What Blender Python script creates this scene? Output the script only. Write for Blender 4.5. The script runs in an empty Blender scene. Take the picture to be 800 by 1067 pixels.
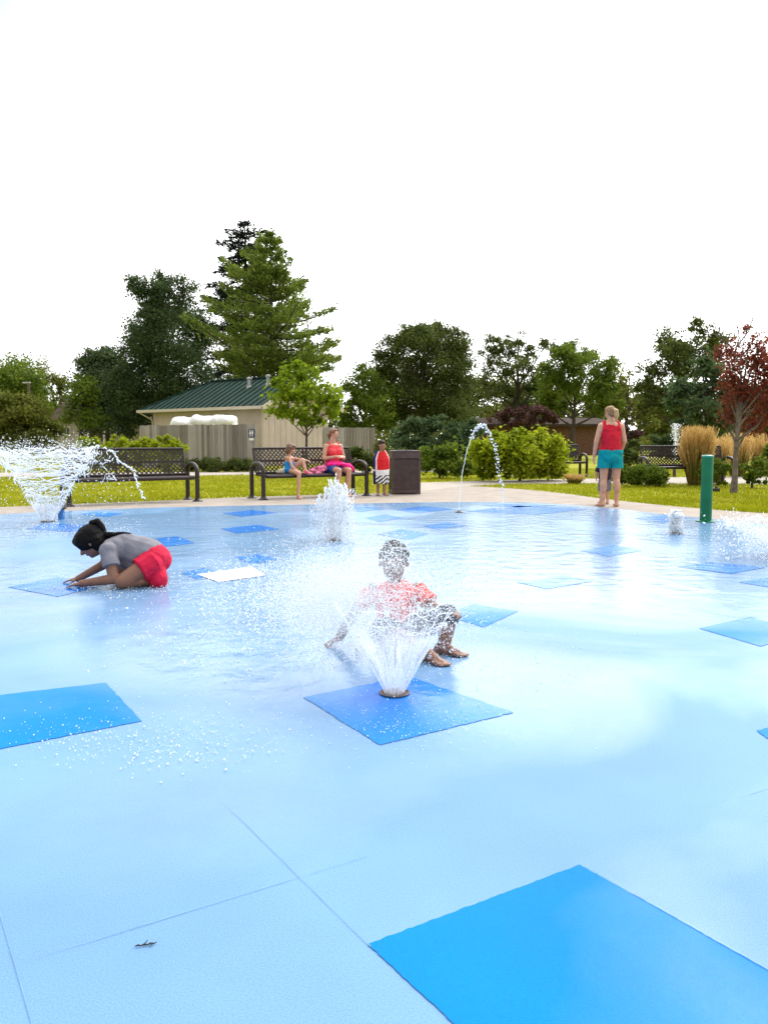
import bpy, bmesh, math, random
import numpy as np
from mathutils import Vector, Matrix, noise
R = math.radians
sc = bpy.context.scene
COL = sc.collection
rng = np.random.default_rng(7)
random.seed(7)

# ------------------------------------------------------------------ camera model
F, CX, CY, HZ, CAM_H = 866.0, 400.0, 533.5, 458.0, 1.1
TH = math.atan((CY - HZ) / F)
FW = Vector((0, math.cos(TH), -math.sin(TH))); UP = Vector((0, math.sin(TH), math.cos(TH)))
CAM = Vector((0, 0, CAM_H))
def ray(px, py): return FW + Vector((1, 0, 0)) * ((px - CX) / F) - UP * ((py - CY) / F)
def G(px, py, z=0.0):
    d = ray(px, py); t = (z - CAM_H) / d.z
    return CAM + d * t
def at(px, py, Y):
    d = ray(px, py); return CAM + d * (Y / d.y)

cam_d = bpy.data.cameras.new('camera'); cam = bpy.data.objects.new('camera', cam_d); COL.objects.link(cam)
cam.location = CAM; cam.rotation_euler = (R(90) - TH, 0, 0)
cam_d.sensor_fit = 'HORIZONTAL'; cam_d.sensor_width = 36; cam_d.lens = 36 * F / 800
cam_d.clip_start = 0.05; cam_d.clip_end = 3000
sc.camera = cam

# ------------------------------------------------------------------ light
SUN_EL, SUN_AZ = R(43), R(33)          # azimuth clockwise from +Y (ahead) towards +X
w = bpy.data.worlds.new('World'); sc.world = w; w.use_nodes = True
nt = w.node_tree; nt.nodes.clear()
N = nt.nodes.new; L = nt.links.new
out = N('ShaderNodeOutputWorld'); bg = N('ShaderNodeBackground'); bg.inputs[1].default_value = 0.1
sky = N('ShaderNodeTexSky'); sky.sky_type = 'NISHITA'; sky.sun_disc = False
sky.sun_elevation = SUN_EL; sky.sun_rotation = SUN_AZ; sky.dust_density = 3; sky.air_density = 1.0
tc = N('ShaderNodeTexCoord'); ns = N('ShaderNodeTexNoise'); ns.inputs['Scale'].default_value = 1.6; ns.inputs['Detail'].default_value = 5
ns.inputs['Roughness'].default_value = 0.5
mp = N('ShaderNodeMapping'); mp.inputs['Location'].default_value = (0.35, 0.2, 0.1)
L(tc.outputs['Generated'], mp.inputs[0]); L(mp.outputs[0], ns.inputs['Vector'])
# gap in the cloud deck, high on the left
dp = N('ShaderNodeVectorMath'); dp.operation = 'DISTANCE'
gapdir = ray(-40, -50).normalized()
dp.inputs[1].default_value = gapdir; L(tc.outputs['Generated'], dp.inputs[0])
ad = N('ShaderNodeMath'); ad.operation = 'MULTIPLY_ADD'; ad.inputs[1].default_value = 0.55
L(ns.outputs[0], ad.inputs[0]); L(dp.outputs['Value'], ad.inputs[2])
mr = N('ShaderNodeMapRange'); mr.inputs[1].default_value = 0.42; mr.inputs[2].default_value = 0.58; mr.inputs[3].default_value = 0.12; mr.inputs[4].default_value = 0.97
L(ad.outputs[0], mr.inputs[0])
cl = N('ShaderNodeMixRGB'); cl.inputs[1].default_value = (10.8, 10.9, 11.1, 1); cl.inputs[2].default_value = (12.0, 12.0, 11.9, 1)
L(ns.outputs[0], cl.inputs[0])
mx = N('ShaderNodeMixRGB'); L(mr.outputs[0], mx.inputs[0]); L(sky.outputs[0], mx.inputs[1]); L(cl.outputs[0], mx.inputs[2])
# thin bright veil of cloud around the sun
sdir = Vector((math.sin(SUN_AZ) * math.cos(SUN_EL), math.cos(SUN_AZ) * math.cos(SUN_EL), math.sin(SUN_EL)))
dv = N('ShaderNodeVectorMath'); dv.operation = 'DOT_PRODUCT'; dv.inputs[1].default_value = sdir; L(tc.outputs['Generated'], dv.inputs[0])
vr = N('ShaderNodeMapRange'); vr.interpolation_type = 'SMOOTHSTEP'; vr.inputs[1].default_value = 0.32; vr.inputs[2].default_value = 1.0; vr.inputs[3].default_value = 1.0; vr.inputs[4].default_value = 3.6
L(dv.outputs['Value'], vr.inputs[0])
vm = N('ShaderNodeMixRGB'); vm.blend_type = 'MULTIPLY'; vm.inputs[0].default_value = 1; L(mx.outputs[0], vm.inputs[1]); L(vr.outputs[0], vm.inputs[2])
L(vm.outputs[0], bg.inputs[0]); L(bg.outputs[0], out.inputs[0])
sd = bpy.data.lights.new('sun', 'SUN'); sun = bpy.data.objects.new('sun', sd); COL.objects.link(sun)
sd.energy = 1.7; sd.angle = R(11); sd.color = (1, 0.95, 0.86)
sun.rotation_euler = sdir.to_track_quat('Z', 'Y').to_euler()
sun.location = (0, 0, 40)
vs = sc.view_settings; vs.view_transform = 'Standard'; vs.look = 'None'; vs.gamma = 1; vs.exposure = 0.0; vs.use_curve_mapping = False
sc.render.engine = 'CYCLES'
sc.cycles.max_bounces = 8; sc.cycles.transparent_max_bounces = 24
sc.cycles.use_denoising = True

# ------------------------------------------------------------------ materials
MATS = {}
def new_mat(name):
    m = bpy.data.materials.new(name); m.use_nodes = True
    n = m.node_tree.nodes; return m, m.node_tree, n['Principled BSDF']
def mat(name, c, rough=0.6, metal=0, spec=0.5, var=0.12, scale=8, bump=0.0, bscale=60, trans=0.0):
    """principled with a noise driven colour variation and an optional bump"""
    if name in MATS: return MATS[name]
    m, t, p = new_mat(name)
    p.inputs['Roughness'].default_value = rough; p.inputs['Metallic'].default_value = metal
    p.inputs['Specular IOR Level'].default_value = spec
    tc = t.nodes.new('ShaderNodeTexCoord')
    n = t.nodes.new('ShaderNodeTexNoise'); n.inputs['Scale'].default_value = scale; n.inputs['Detail'].default_value = 6
    t.links.new(tc.outputs['Object'], n.inputs['Vector'])
    r = t.nodes.new('ShaderNodeValToRGB')
    lo = [max(0, x * (1 - 2 * var)) for x in c]; hi = [min(1, x * (1 + 2 * var)) for x in c]
    r.color_ramp.elements[0].position = 0.3; r.color_ramp.elements[1].position = 0.7
    r.color_ramp.elements[0].color = (*lo, 1); r.color_ramp.elements[1].color = (*hi, 1)
    t.links.new(n.outputs[0], r.inputs[0]); t.links.new(r.outputs[0], p.inputs['Base Color'])
    if bump:
        n2 = t.nodes.new('ShaderNodeTexNoise'); n2.inputs['Scale'].default_value = bscale; n2.inputs['Detail'].default_value = 4
        t.links.new(tc.outputs['Object'], n2.inputs['Vector'])
        b = t.nodes.new('ShaderNodeBump'); b.inputs['Strength'].default_value = bump; b.inputs['Distance'].default_value = 0.01
        t.links.new(n2.outputs[0], b.inputs['Height']); t.links.new(b.outputs[0], p.inputs['Normal'])
    MATS[name] = m; return m

def leaf_mat(name, cols, trans=0.35):
    """foliage: each leaf island takes its own shade; some light passes through"""
    if name in MATS: return MATS[name]
    m, t, p = new_mat(name)
    g = t.nodes.new('ShaderNodeNewGeometry'); r = t.nodes.new('ShaderNodeValToRGB')
    els = r.color_ramp.elements
    while len(els) < len(cols): els.new(0.5)
    for i, c in enumerate(cols):
        els[i].position = i / (len(cols) - 1); els[i].color = (*c, 1)
    tc = t.nodes.new('ShaderNodeTexCoord'); n = t.nodes.new('ShaderNodeTexNoise'); n.inputs['Scale'].default_value = 0.9; n.inputs['Detail'].default_value = 3
    t.links.new(tc.outputs['Object'], n.inputs['Vector'])
    a = t.nodes.new('ShaderNodeMath'); a.operation = 'MULTIPLY_ADD'; a.inputs[1].default_value = 0.55
    s = t.nodes.new('ShaderNodeMath'); s.operation = 'MULTIPLY_ADD'; s.inputs[1].default_value = 1.3; s.inputs[2].default_value = -0.42
    t.links.new(n.outputs[0], s.inputs[0]); t.links.new(g.outputs['Random Per Island'], a.inputs[0]); t.links.new(s.outputs[0], a.inputs[2])
    t.links.new(a.outputs[0], r.inputs[0])
    t.links.new(r.outputs[0], p.inputs['Base Color']); p.inputs['Roughness'].default_value = 0.7; p.inputs['Specular IOR Level'].default_value = 0.12
    tr = t.nodes.new('ShaderNodeBsdfTranslucent'); t.links.new(r.outputs[0], tr.inputs[0])
    ms = t.nodes.new('ShaderNodeMixShader'); ms.inputs[0].default_value = trans
    t.links.new(p.outputs[0], ms.inputs[1]); t.links.new(tr.outputs[0], ms.inputs[2])
    t.links.new(ms.outputs[0], t.nodes['Material Output'].inputs[0])
    MATS[name] = m; return m

# ------------------------------------------------------------------ object helpers
def tag(o, label=None, cat=None, group=None, kind=None):
    if label: o['label'] = label
    if cat: o['category'] = cat
    if group: o['group'] = group
    if kind: o['kind'] = kind
    return o
def empty(name, loc=(0, 0, 0), rz=0, label=None, cat=None, group=None):
    o = bpy.data.objects.new(name, None); COL.objects.link(o); o.location = loc; o.rotation_euler = (0, 0, rz)
    o.empty_display_size = 0.1
    return tag(o, label, cat, group)
def link_mesh(name, me, m, parent=None, smooth=False):
    o = bpy.data.objects.new(name, me); COL.objects.link(o)
    if m is not None:
        for x in (m if isinstance(m, (list, tuple)) else [m]): me.materials.append(x)
    if smooth and len(me.polygons): me.polygons.foreach_set('use_smooth', [True] * len(me.polygons))
    if parent: o.parent = parent
    return o
def np_mesh(name, V, Fc):
    """V (n,3), Fc (m,k) all faces of k corners"""
    me = bpy.data.meshes.new(name); V = np.asarray(V, dtype=np.float32); Fc = np.asarray(Fc, dtype=np.int32)
    me.vertices.add(len(V)); me.vertices.foreach_set('co', V.ravel())
    m, k = Fc.shape
    me.loops.add(m * k); me.loops.foreach_set('vertex_index', Fc.ravel())
    me.polygons.add(m); me.polygons.foreach_set('loop_start', np.arange(0, m * k, k, dtype=np.int32))
    me.update(calc_edges=True); me.validate()
    return me
class MB:
    def __init__(s): s.v = []; s.f = []
    def add(s, vs, fs):
        b = len(s.v); s.v += [tuple(v) for v in vs]; s.f += [tuple(i + b for i in f) for f in fs]; return s
    def box(s, c, size, M=None):
        x, y, z = (k / 2 for k in size); c = Vector(c)
        vs = [Vector((a * x, b * y, d * z)) for d in (-1, 1) for b in (-1, 1) for a in (-1, 1)]
        if M is not None: vs = [M @ v for v in vs]
        return s.add([v + c for v in vs], [(0, 2, 3, 1), (4, 5, 7, 6), (0, 1, 5, 4), (2, 6, 7, 3), (0, 4, 6, 2), (1, 3, 7, 5)])
    def bar(s, a, b, wd, th, upv=(0, 0, 1)):
        a, b = Vector(a), Vector(b); d = b - a; n = d.length; d.normalize()
        sx = d.cross(Vector(upv))
        if sx.length < 1e-5: sx = Vector((1, 0, 0))
        sx.normalize(); up = sx.cross(d)
        M = Matrix((d, sx, up)).transposed()
        return s.box((a + b) / 2, (n, wd, th), M)
    def tube(s, pts, rad, n=8, cap=True):
        pts = [Vector(p) for p in pts]; k = len(pts)
        if not hasattr(rad, '__len__'): rad = [rad] * k
        b0 = len(s.v); ref = None
        for i, p in enumerate(pts):
            t = (pts[min(i + 1, k - 1)] - pts[max(i - 1, 0)])
            if t.length < 1e-9: t = Vector((0, 0, 1))
            t.normalize()
            if ref is None:
                ref = t.cross(Vector((0.31, 0.2, 0.93)));
                if ref.length < 1e-3: ref = t.cross(Vector((1, 0, 0)))
            ref = ref - t * ref.dot(t)
            if ref.length < 1e-6: ref = t.orthogonal()
            ref.normalize(); bi = t.cross(ref)
            for j in range(n):
                a = 2 * math.pi * j / n
                s.v.append(tuple(p + (ref * math.cos(a) + bi * math.sin(a)) * rad[i]))
        for i in range(k - 1):
            for j in range(n):
                a, b = b0 + i * n + j, b0 + i * n + (j + 1) % n
                s.f.append((a, b, b + n, a + n))
        if cap:
            s.f.append(tuple(b0 + j for j in reversed(range(n)))); s.f.append(tuple(b0 + (k - 1) * n + j for j in range(n)))
        return s
    def lathe(s, prof, c=(0, 0, 0), n=24):
        c = Vector(c); b0 = len(s.v)
        for (r, z) in prof:
            for j in range(n):
                a = 2 * math.pi * j / n; s.v.append((c.x + r * math.cos(a), c.y + r * math.sin(a), c.z + z))
        for i in range(len(prof) - 1):
            for j in range(n):
                a, b = b0 + i * n + j, b0 + i * n + (j + 1) % n
                s.f.append((a, b, b + n, a + n))
        s.f.append(tuple(b0 + j for j in reversed(range(n)))); s.f.append(tuple(b0 + (len(prof) - 1) * n + j for j in range(n)))
        return s
    def build(s, name, m, parent=None, smooth=False, bevel=0):
        me = bpy.data.meshes.new(name); me.from_pydata(s.v, [], s.f); me.validate(); me.update()
        o = link_mesh(name, me, m, parent, smooth)
        if smooth:
            bm = bmesh.new(); bm.from_mesh(me)
            for e in bm.edges:
                if len(e.link_faces) == 2 and e.calc_face_angle(0) > R(42): e.smooth = False
            bm.to_mesh(me); bm.free()
        if bevel:
            b = o.modifiers.new('bevel', 'BEVEL'); b.width = bevel; b.segments = 2; b.limit_method = 'ANGLE'; b.angle_limit = R(40)
        return o
def copy_tree(o, parent=None):
    c = o.copy(); COL.objects.link(c); c.parent = parent
    for ch in list(o.children): copy_tree(ch, c)
    return c
def ngon(name, pts, m, z=None, parent=None):
    me = bpy.data.meshes.new(name)
    vs = [Vector((p[0], p[1], z if z is not None else p[2])) for p in pts]
    a = sum(vs[i].x * vs[(i + 1) % len(vs)].y - vs[(i + 1) % len(vs)].x * vs[i].y for i in range(len(vs)))
    if a < 0: vs.reverse()
    bm = bmesh.new(); f = bm.faces.new([bm.verts.new(v) for v in vs]); bmesh.ops.triangulate(bm, faces=[f]); bm.to_mesh(me); bm.free()
    return link_mesh(name, me, m, parent)
def in_poly(P, poly):
    x, y = P[:, 0], P[:, 1]; r = np.zeros(len(P), bool); n = len(poly)
    for i in range(n):
        x1, y1 = poly[i][0], poly[i][1]; x2, y2 = poly[(i + 1) % n][0], poly[(i + 1) % n][1]
        c = ((y1 > y) != (y2 > y)) & (x < (x2 - x1) * (y - y1) / ((y2 - y1) if y2 != y1 else 1e-9) + x1)
        r ^= c
    return r
def smooth_line(pts, k=6):
    """Catmull-Rom through 2-D points"""
    P = [Vector((p[0], p[1], 0)) for p in pts]; o = []
    for i in range(len(P) - 1):
        p0, p1, p2, p3 = P[max(i - 1, 0)], P[i], P[i + 1], P[min(i + 2, len(P) - 1)]
        for j in range(k):
            t = j / k
            o.append(0.5 * ((2 * p1) + (p2 - p0) * t + (2 * p0 - 5 * p1 + 4 * p2 - p3) * t * t + (3 * p1 - p0 - 3 * p2 + p3) * t ** 3))
    o.append(P[-1]); return o
# droplets: low spheres stretched along a direction
_t = (1 + 5 ** 0.5) / 2
ICO_V = np.array([(-1, _t, 0), (1, _t, 0), (-1, -_t, 0), (1, -_t, 0), (0, -1, _t), (0, 1, _t), (0, -1, -_t), (0, 1, -_t), (_t, 0, -1), (_t, 0, 1), (-_t, 0, -1), (-_t, 0, 1)]) / math.sqrt(1 + _t * _t)
ICO_F = np.array([(0, 11, 5), (0, 5, 1), (0, 1, 7), (0, 7, 10), (0, 10, 11), (1, 5, 9), (5, 11, 4), (11, 10, 2), (10, 7, 6), (7, 1, 8), (3, 9, 4), (3, 4, 2), (3, 2, 6), (3, 6, 8), (3, 8, 9), (4, 9, 5), (2, 4, 11), (6, 2, 10), (8, 6, 7), (9, 8, 1)])
def droplets(name, P, rad, m, parent=None, D=None, el=None):
    P = np.asarray(P, float); n = len(P); rad = np.broadcast_to(np.asarray(rad, float), (n,))
    if D is None: D = rng.normal(size=(n, 3))
    D = np.asarray(D, float); D = D / (np.linalg.norm(D, axis=1, keepdims=True) + 1e-9)
    if el is None: el = 1 + rng.random(n) * 0.8
    el = np.broadcast_to(np.asarray(el, float), (n,))
    B = ICO_V[None] * rad[:, None, None]
    dot = (B * D[:, None, :]).sum(2, keepdims=True)
    V = B + dot * D[:, None, :] * (el[:, None, None] - 1) + P[:, None, :]
    Fc = ICO_F[None] + (np.arange(n) * 12)[:, None, None]
    return link_mesh(name, np_mesh(name, V.reshape(-1, 3), Fc.reshape(-1, 3)), m, parent, True)
# ------------------------------------------------------------------ setting: ground, pad, apron, paths
def ground_mat():
    m, t, p = new_mat('lawn_turf')
    tc = t.nodes.new('ShaderNodeTexCoord')
    n = t.nodes.new('ShaderNodeTexNoise'); n.inputs['Scale'].default_value = 0.35; n.inputs['Detail'].default_value = 8
    n2 = t.nodes.new('ShaderNodeTexNoise'); n2.inputs['Scale'].default_value = 14; n2.inputs['Detail'].default_value = 4
    r = t.nodes.new('ShaderNodeValToRGB'); e = r.color_ramp.elements
    e[0].position = 0.32; e[0].color = (0.22, 0.24, 0.006, 1); e[1].position = 0.7; e[1].color = (0.30, 0.28, 0.02, 1)
    t.links.new(tc.outputs['Object'], n.inputs[0]); t.links.new(tc.outputs['Object'], n2.inputs[0])
    mx = t.nodes.new('ShaderNodeMixRGB'); mx.blend_type = 'OVERLAY'; mx.inputs[0].default_value = 0.55
    t.links.new(n.outputs[0], r.inputs[0]); t.links.new(r.outputs[0], mx.inputs[1]); t.links.new(n2.outputs[0], mx.inputs[2])
    t.links.new(mx.outputs[0], p.inputs['Base Color']); p.inputs['Roughness'].default_value = 0.9; p.inputs['Specular IOR Level'].default_value = 0.1
    return m
def wet_mat(name, col, speck, dark=0.16, rough=(0.19, 0.42), foam=0.0):
    """rubber / painted surface with a broken film of water on it"""
    m, t, p = new_mat(name); nd = t.nodes.new; lk = t.links.new
    tc = nd('ShaderNodeTexCoord')
    n1 = nd('ShaderNodeTexNoise'); n1.inputs['Scale'].default_value = 240; n1.inputs['Detail'].default_value = 3; n1.inputs['Roughness'].default_value = 0.75
    lk(tc.outputs['Object'], n1.inputs[0])
    r1 = nd('ShaderNodeValToRGB'); r1.color_ramp.elements[0].position = 0.33; r1.color_ramp.elements[1].position = 0.62
    r1.color_ramp.elements[0].color = (*[c * (1 - dark) for c in col], 1); r1.color_ramp.elements[1].color = (*speck, 1)
    lk(n1.outputs[0], r1.inputs[0])
    # broad wear
    n2 = nd('ShaderNodeTexNoise'); n2.inputs['Scale'].default_value = 0.9; n2.inputs['Detail'].default_value = 7; lk(tc.outputs['Object'], n2.inputs[0])
    r2 = nd('ShaderNodeMapRange'); r2.inputs[1].default_value = 0.3; r2.inputs[2].default_value = 0.7; r2.inputs[3].default_value = 0.84; r2.inputs[4].default_value = 1.08
    lk(n2.outputs[0], r2.inputs[0])
    mu = nd('ShaderNodeMixRGB'); mu.blend_type = 'MULTIPLY'; mu.inputs[0].default_value = 1; lk(r1.outputs[0], mu.inputs[1]); lk(r2.outputs[0], mu.inputs[2])
    lk(mu.outputs[0], p.inputs['Base Color'])
    # film of water: smooth where it stands, rougher where the grain shows
    n3 = nd('ShaderNodeTexNoise'); n3.inputs['Scale'].default_value = 0.55; n3.inputs['Detail'].default_value = 6; n3.inputs['Distortion'].default_value = 0.6
    mp = nd('ShaderNodeMapping'); mp.inputs['Location'].default_value = (3.1, 1.7, 0); lk(tc.outputs['Object'], mp.inputs[0]); lk(mp.outputs[0], n3.inputs[0])
    # standing water gathers towards the far right half of the pad
    sx = nd('ShaderNodeSeparateXYZ'); lk(tc.outputs['Object'], sx.inputs[0])
    g1 = nd('ShaderNodeMapRange'); g1.inputs[1].default_value = 2.0; g1.inputs[2].default_value = 5.5; g1.inputs[3].default_value = -0.16; g1.inputs[4].default_value = 0.17
    lk(sx.outputs['Y'], g1.inputs[0])
    ad = nd('ShaderNodeMath'); ad.operation = 'ADD'; lk(n3.outputs[0], ad.inputs[0]); lk(g1.outputs[0], ad.inputs[1])
    wr = nd('ShaderNodeMapRange'); wr.inputs[1].default_value = 0.36; wr.inputs[2].default_value = 0.66; lk(ad.outputs[0], wr.inputs[0])
    ro = nd('ShaderNodeMapRange'); ro.inputs[3].default_value = rough[1]; ro.inputs[4].default_value = rough[0]; lk(wr.outputs[0], ro.inputs[0])
    lk(ro.outputs[0], p.inputs['Roughness'])
    p.inputs['IOR'].default_value = 1.33
    sp = nd('ShaderNodeMapRange'); sp.inputs[3].default_value = 0.06; sp.inputs[4].default_value = 0.6; lk(wr.outputs[0], sp.inputs[0]); lk(sp.outputs[0], p.inputs['Specular IOR Level'])
    # ripples + grain
    n4 = nd('ShaderNodeTexNoise'); n4.inputs['Scale'].default_value = 5.5; n4.inputs['Detail'].default_value = 5; lk(tc.outputs['Object'], n4.inputs[0])
    mm = nd('ShaderNodeMath'); mm.operation = 'MULTIPLY'; mm.inputs[1].default_value = 1.5; lk(n4.outputs[0], mm.inputs[0])
    m2 = nd('ShaderNodeMath'); m2.operation = 'MULTIPLY'; lk(mm.outputs[0], m2.inputs[0]); lk(wr.outputs[0], m2.inputs[1])
    m3 = nd('ShaderNodeMath'); m3.operation = 'ADD'; lk(m2.outputs[0], m3.inputs[0])
    m4 = nd('ShaderNodeMath'); m4.operation = 'MULTIPLY'; m4.inputs[1].default_value = 0.012; lk(n1.outputs[0], m4.inputs[0]); lk(m4.outputs[0], m3.inputs[1])
    b = nd('ShaderNodeBump'); b.inputs['Strength'].default_value = 0.5; b.inputs['Distance'].default_value = 0.012; lk(m3.outputs[0], b.inputs['Height']); lk(b.outputs[0], p.inputs['Normal'])
    return m
M_ground = ground_mat()
M_pad = wet_mat('pad_light_blue', (0.140, 0.283, 0.50), (0.174, 0.325, 0.535))
M_blue = wet_mat('pad_blue', (0.0, 0.172, 0.64), (0.0, 0.195, 0.68), dark=0.1)
M_white = wet_mat('pad_white', (0.78, 0.8, 0.8), (0.84, 0.85, 0.85), dark=0.06)
M_conc = mat('concrete', (0.31, 0.265, 0.225), 0.8, spec=.2, var=0.08, scale=3, bump=0.3, bscale=90)
M_path = mat('path_concrete', (0.37, 0.325, 0.28), 0.85, spec=.2, var=0.07, scale=2, bump=0.2, bscale=60)

g = MB().add([(-900, -60, 0), (900, -60, 0), (900, 1500, 0), (-900, 1500, 0)], [(0, 1, 2, 3)]).build('ground', M_ground)
g.location.z = -0.016; tag(g, 'green lawn around the splash pad, drying to yellow on the right', 'lawn', kind='structure')

pad_edge = [G(*p) for p in [(-60, 540), (0, 536), (100, 531), (200, 528), (300, 526), (440, 523.5), (520, 523), (580, 525), (640, 530), (700, 536.5), (800, 546)]]
pad_far = smooth_line([(-13, 3), (-9.5, 8.5)] + [(p.x, p.y) for p in pad_edge] + [(6.4, 8.6), (8.2, 5), (8.6, 0)])
pad_poly = pad_far + [Vector((8.6, -6, 0)), Vector((-13, -6, 0))]
pad = ngon('splash_pad', pad_poly, M_pad, 0.0); tag(pad, 'wet light blue splash pad surface with blue square panels', 'splash pad', kind='structure')
# apron of concrete round the pad, and its lawn edge
ap_px = [(-60, 531), (0, 528), (100, 524), (200, 520), (260, 517.5), (330, 515.5), (400, 513.5), (440, 511), (482, 506.5), (530, 508.5), (580, 513), (630, 519.5), (680, 525), (730, 529.5), (800, 534.5)]
ap_edge = [G(*p) for p in ap_px]
ap_far = smooth_line([(-15, 4), (-11, 9.4)] + [(p.x, p.y) for p in ap_edge] + [(8.6, 10), (11, 6), (11.5, 0)])
apron_poly = ap_far + [Vector((11.5, -8, 0)), Vector((-15, -8, 0))]
apron = ngon('concrete_apron', apron_poly, M_conc, -0.006); tag(apron, 'pale concrete walk around the edge of the splash pad', 'walkway', kind='structure')
path_a = [G(*p) for p in [(436, 515), (436, 502.5), (520, 500), (600, 498.5), (700, 497), (830, 495), (1000, 493), (1000, 503), (830, 504.5), (700, 503.5), (600, 503.3), (530, 504), (482, 506.6), (470, 512)]]
pa = ngon('path', path_a, M_path, -0.011); tag(pa, 'pale concrete path branching off behind the trash bin', 'path', kind='structure')
path_b = [G(*p) for p in [(-300, 498), (150, 496), (260, 494.5), (400, 492), (540, 490.3), (540, 487.5), (400, 488.8), (260, 490.8), (150, 491.8), (-300, 493)]]
pb = ngon('path', path_b, M_path, -0.0115); tag(pb, 'far concrete path along the hedge behind the benches', 'path', kind='structure')

# panels inlaid in the pad and one painted reflection, as children of it
quads = [
 ('b', [(425, 705), (316, 727), (396, 777), (535, 743)]),
 ('b', [(110, 712), (148, 752), (-40, 789), (-70, 733)]),
 ('b', [(27, 551), (45, 546), (110, 547), (98, 556)]),
 ('b', [(8, 612), (60, 602), (125, 606), (60, 622)]),
 ('b', [(163, 561), (185, 559), (203, 566), (172, 570)]),
 ('b', [(82, 536), (100, 533.5), (128, 535), (112, 538.5)]),
 ('b', [(232, 535), (262, 531.5), (289, 534.5), (252, 538.5)]),
 ('b', [(230, 551), (268, 547), (292, 551.5), (246, 556)]),
 ('b', [(245, 581), (270, 577.5), (290, 583), (262, 588)]),
 ('b', [(188, 597), (212, 592), (228, 596), (205, 604)]),
 ('w', [(205, 599), (262, 591), (277, 600), (228, 607)]),
 ('b', [(380, 539.5), (402, 536), (420, 540), (396, 544)]),
 ('b', [(393, 557), (418, 551.5), (447, 556), (425, 563)]),
 ('b', [(412, 531), (442, 527.5), (472, 530.5), (434, 535)]),
 ('b', [(440, 548), (466, 544.5), (486, 548), (456, 552)]),
 ('b', [(362, 530), (384, 528), (400, 530.5), (376, 533.5)]),
 ('b', [(486, 533), (540, 527), (612, 530.5), (560, 536.5)]),
 ('b', [(500, 526.6), (545, 524.6), (580, 526.6), (540, 528.6)] ),
 ('b', [(462, 641), (492, 630), (540, 637), (504, 654)]),
 ('b', [(538, 607), (588, 600), (618, 606), (570, 614)]),
 ('b', [(705, 591), (742, 586), (797, 591.5), (762, 598)]),
 ('b', [(728, 655), (782, 643), (840, 660), (792, 674)]),
 ('b', [(662, 540), (692, 537), (716, 540), (690, 545)]),
 ('b', [(604, 574), (640, 568), (668, 574), (634, 580)]),  # mostly the standing woman's reflection, put in as a blue quad
 ('b', [(788, 762), (832, 750), (862, 772), (818, 784)]),
 ('b', [(770, 607), (800, 602), (836, 606), (806, 613)]),
]
def ragged(P, k=26, amp=.0035):
    o = []
    for i in range(len(P)):
        a, b = P[i], P[(i + 1) % len(P)]
        for q in range(k): o.append(a.lerp(b, q / k) + Vector((random.uniform(-amp, amp), random.uniform(-amp, amp), 0)) * (q > 0))
    return o
for c, q in quads:
    o = ngon('blue_panel_or_reflection' if c == 'b' else 'white_panel', ragged([G(*p) for p in q]), M_blue if c == 'b' else M_white, 0.0025 if c == 'b' else .005, pad)
A_, B_ = G(604, 902), G(383, 985); dd = (G(800, 1012) - A_).normalized() * (B_ - A_).length * 1.05
ngon('blue_panel_or_reflection', ragged([A_, B_, B_ + dd, A_ + dd], 60, .0018), M_blue, 0.0025, pad)
M_joint = mat('joint_line', (0.12, 0.26, 0.42), 0.6)
j = MB()
def joint(p, q, wd=0.0017, z=0.003):
    a, b = G(*p), G(*q); n = 12; d = (b - a).normalized(); s = Vector((-d.y, d.x, 0))
    vs = []
    for i in range(n + 1):
        c = a.lerp(b, i / n) + s * random.uniform(-.0008, .0008); k = wd * random.uniform(0.3, 0.6) * min(1, .15 + i / 4)
        vs += [(c.x - s.x * k, c.y - s.y * k, z), (c.x + s.x * k, c.y + s.y * k, z)]
    j.add(vs, [(2 * i, 2 * i + 1, 2 * i + 3, 2 * i + 2) for i in range(n)])
joint((-20, 880), (36, 1078)); joint((228, 832), (386, 988)); joint((20, 1005), (312, 915), 0.0018); joint((312, 915), (383, 893), 0.0012)
joint((612, 905), (830, 1030), 0.003, 0.005); joint((770, 832), (830, 812), 0.002)
j.build('joint_line', M_joint, pad)
# loose twig on the pad
tw = MB(); c = G(151, 987)
pts = [c + Vector((x * .75, y * .75, 0.004)) for x, y in [(-.028, -.006), (-.02, .0), (-.012, -.003), (-.003, .004), (.006, .001), (.014, .009), (.024, .008), (.03, .016)]]
tw.tube(pts, [.0007, .002, .0014, .002, .0016, .002, .0015, .0007], 6); tw.tube([pts[3], pts[3] + Vector((.004, .012, .002))], [.0018, .0008], 5); tw.tube([pts[5], pts[5] + Vector((.006, -.008, .001))], [.0016, .0008], 5)
tag(tw.build('twig', mat('twig_bark', (0.02, 0.02, 0.02), 0.7), smooth=True), 'tiny dark crooked twig lying on the light blue pad', 'twig')

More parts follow.
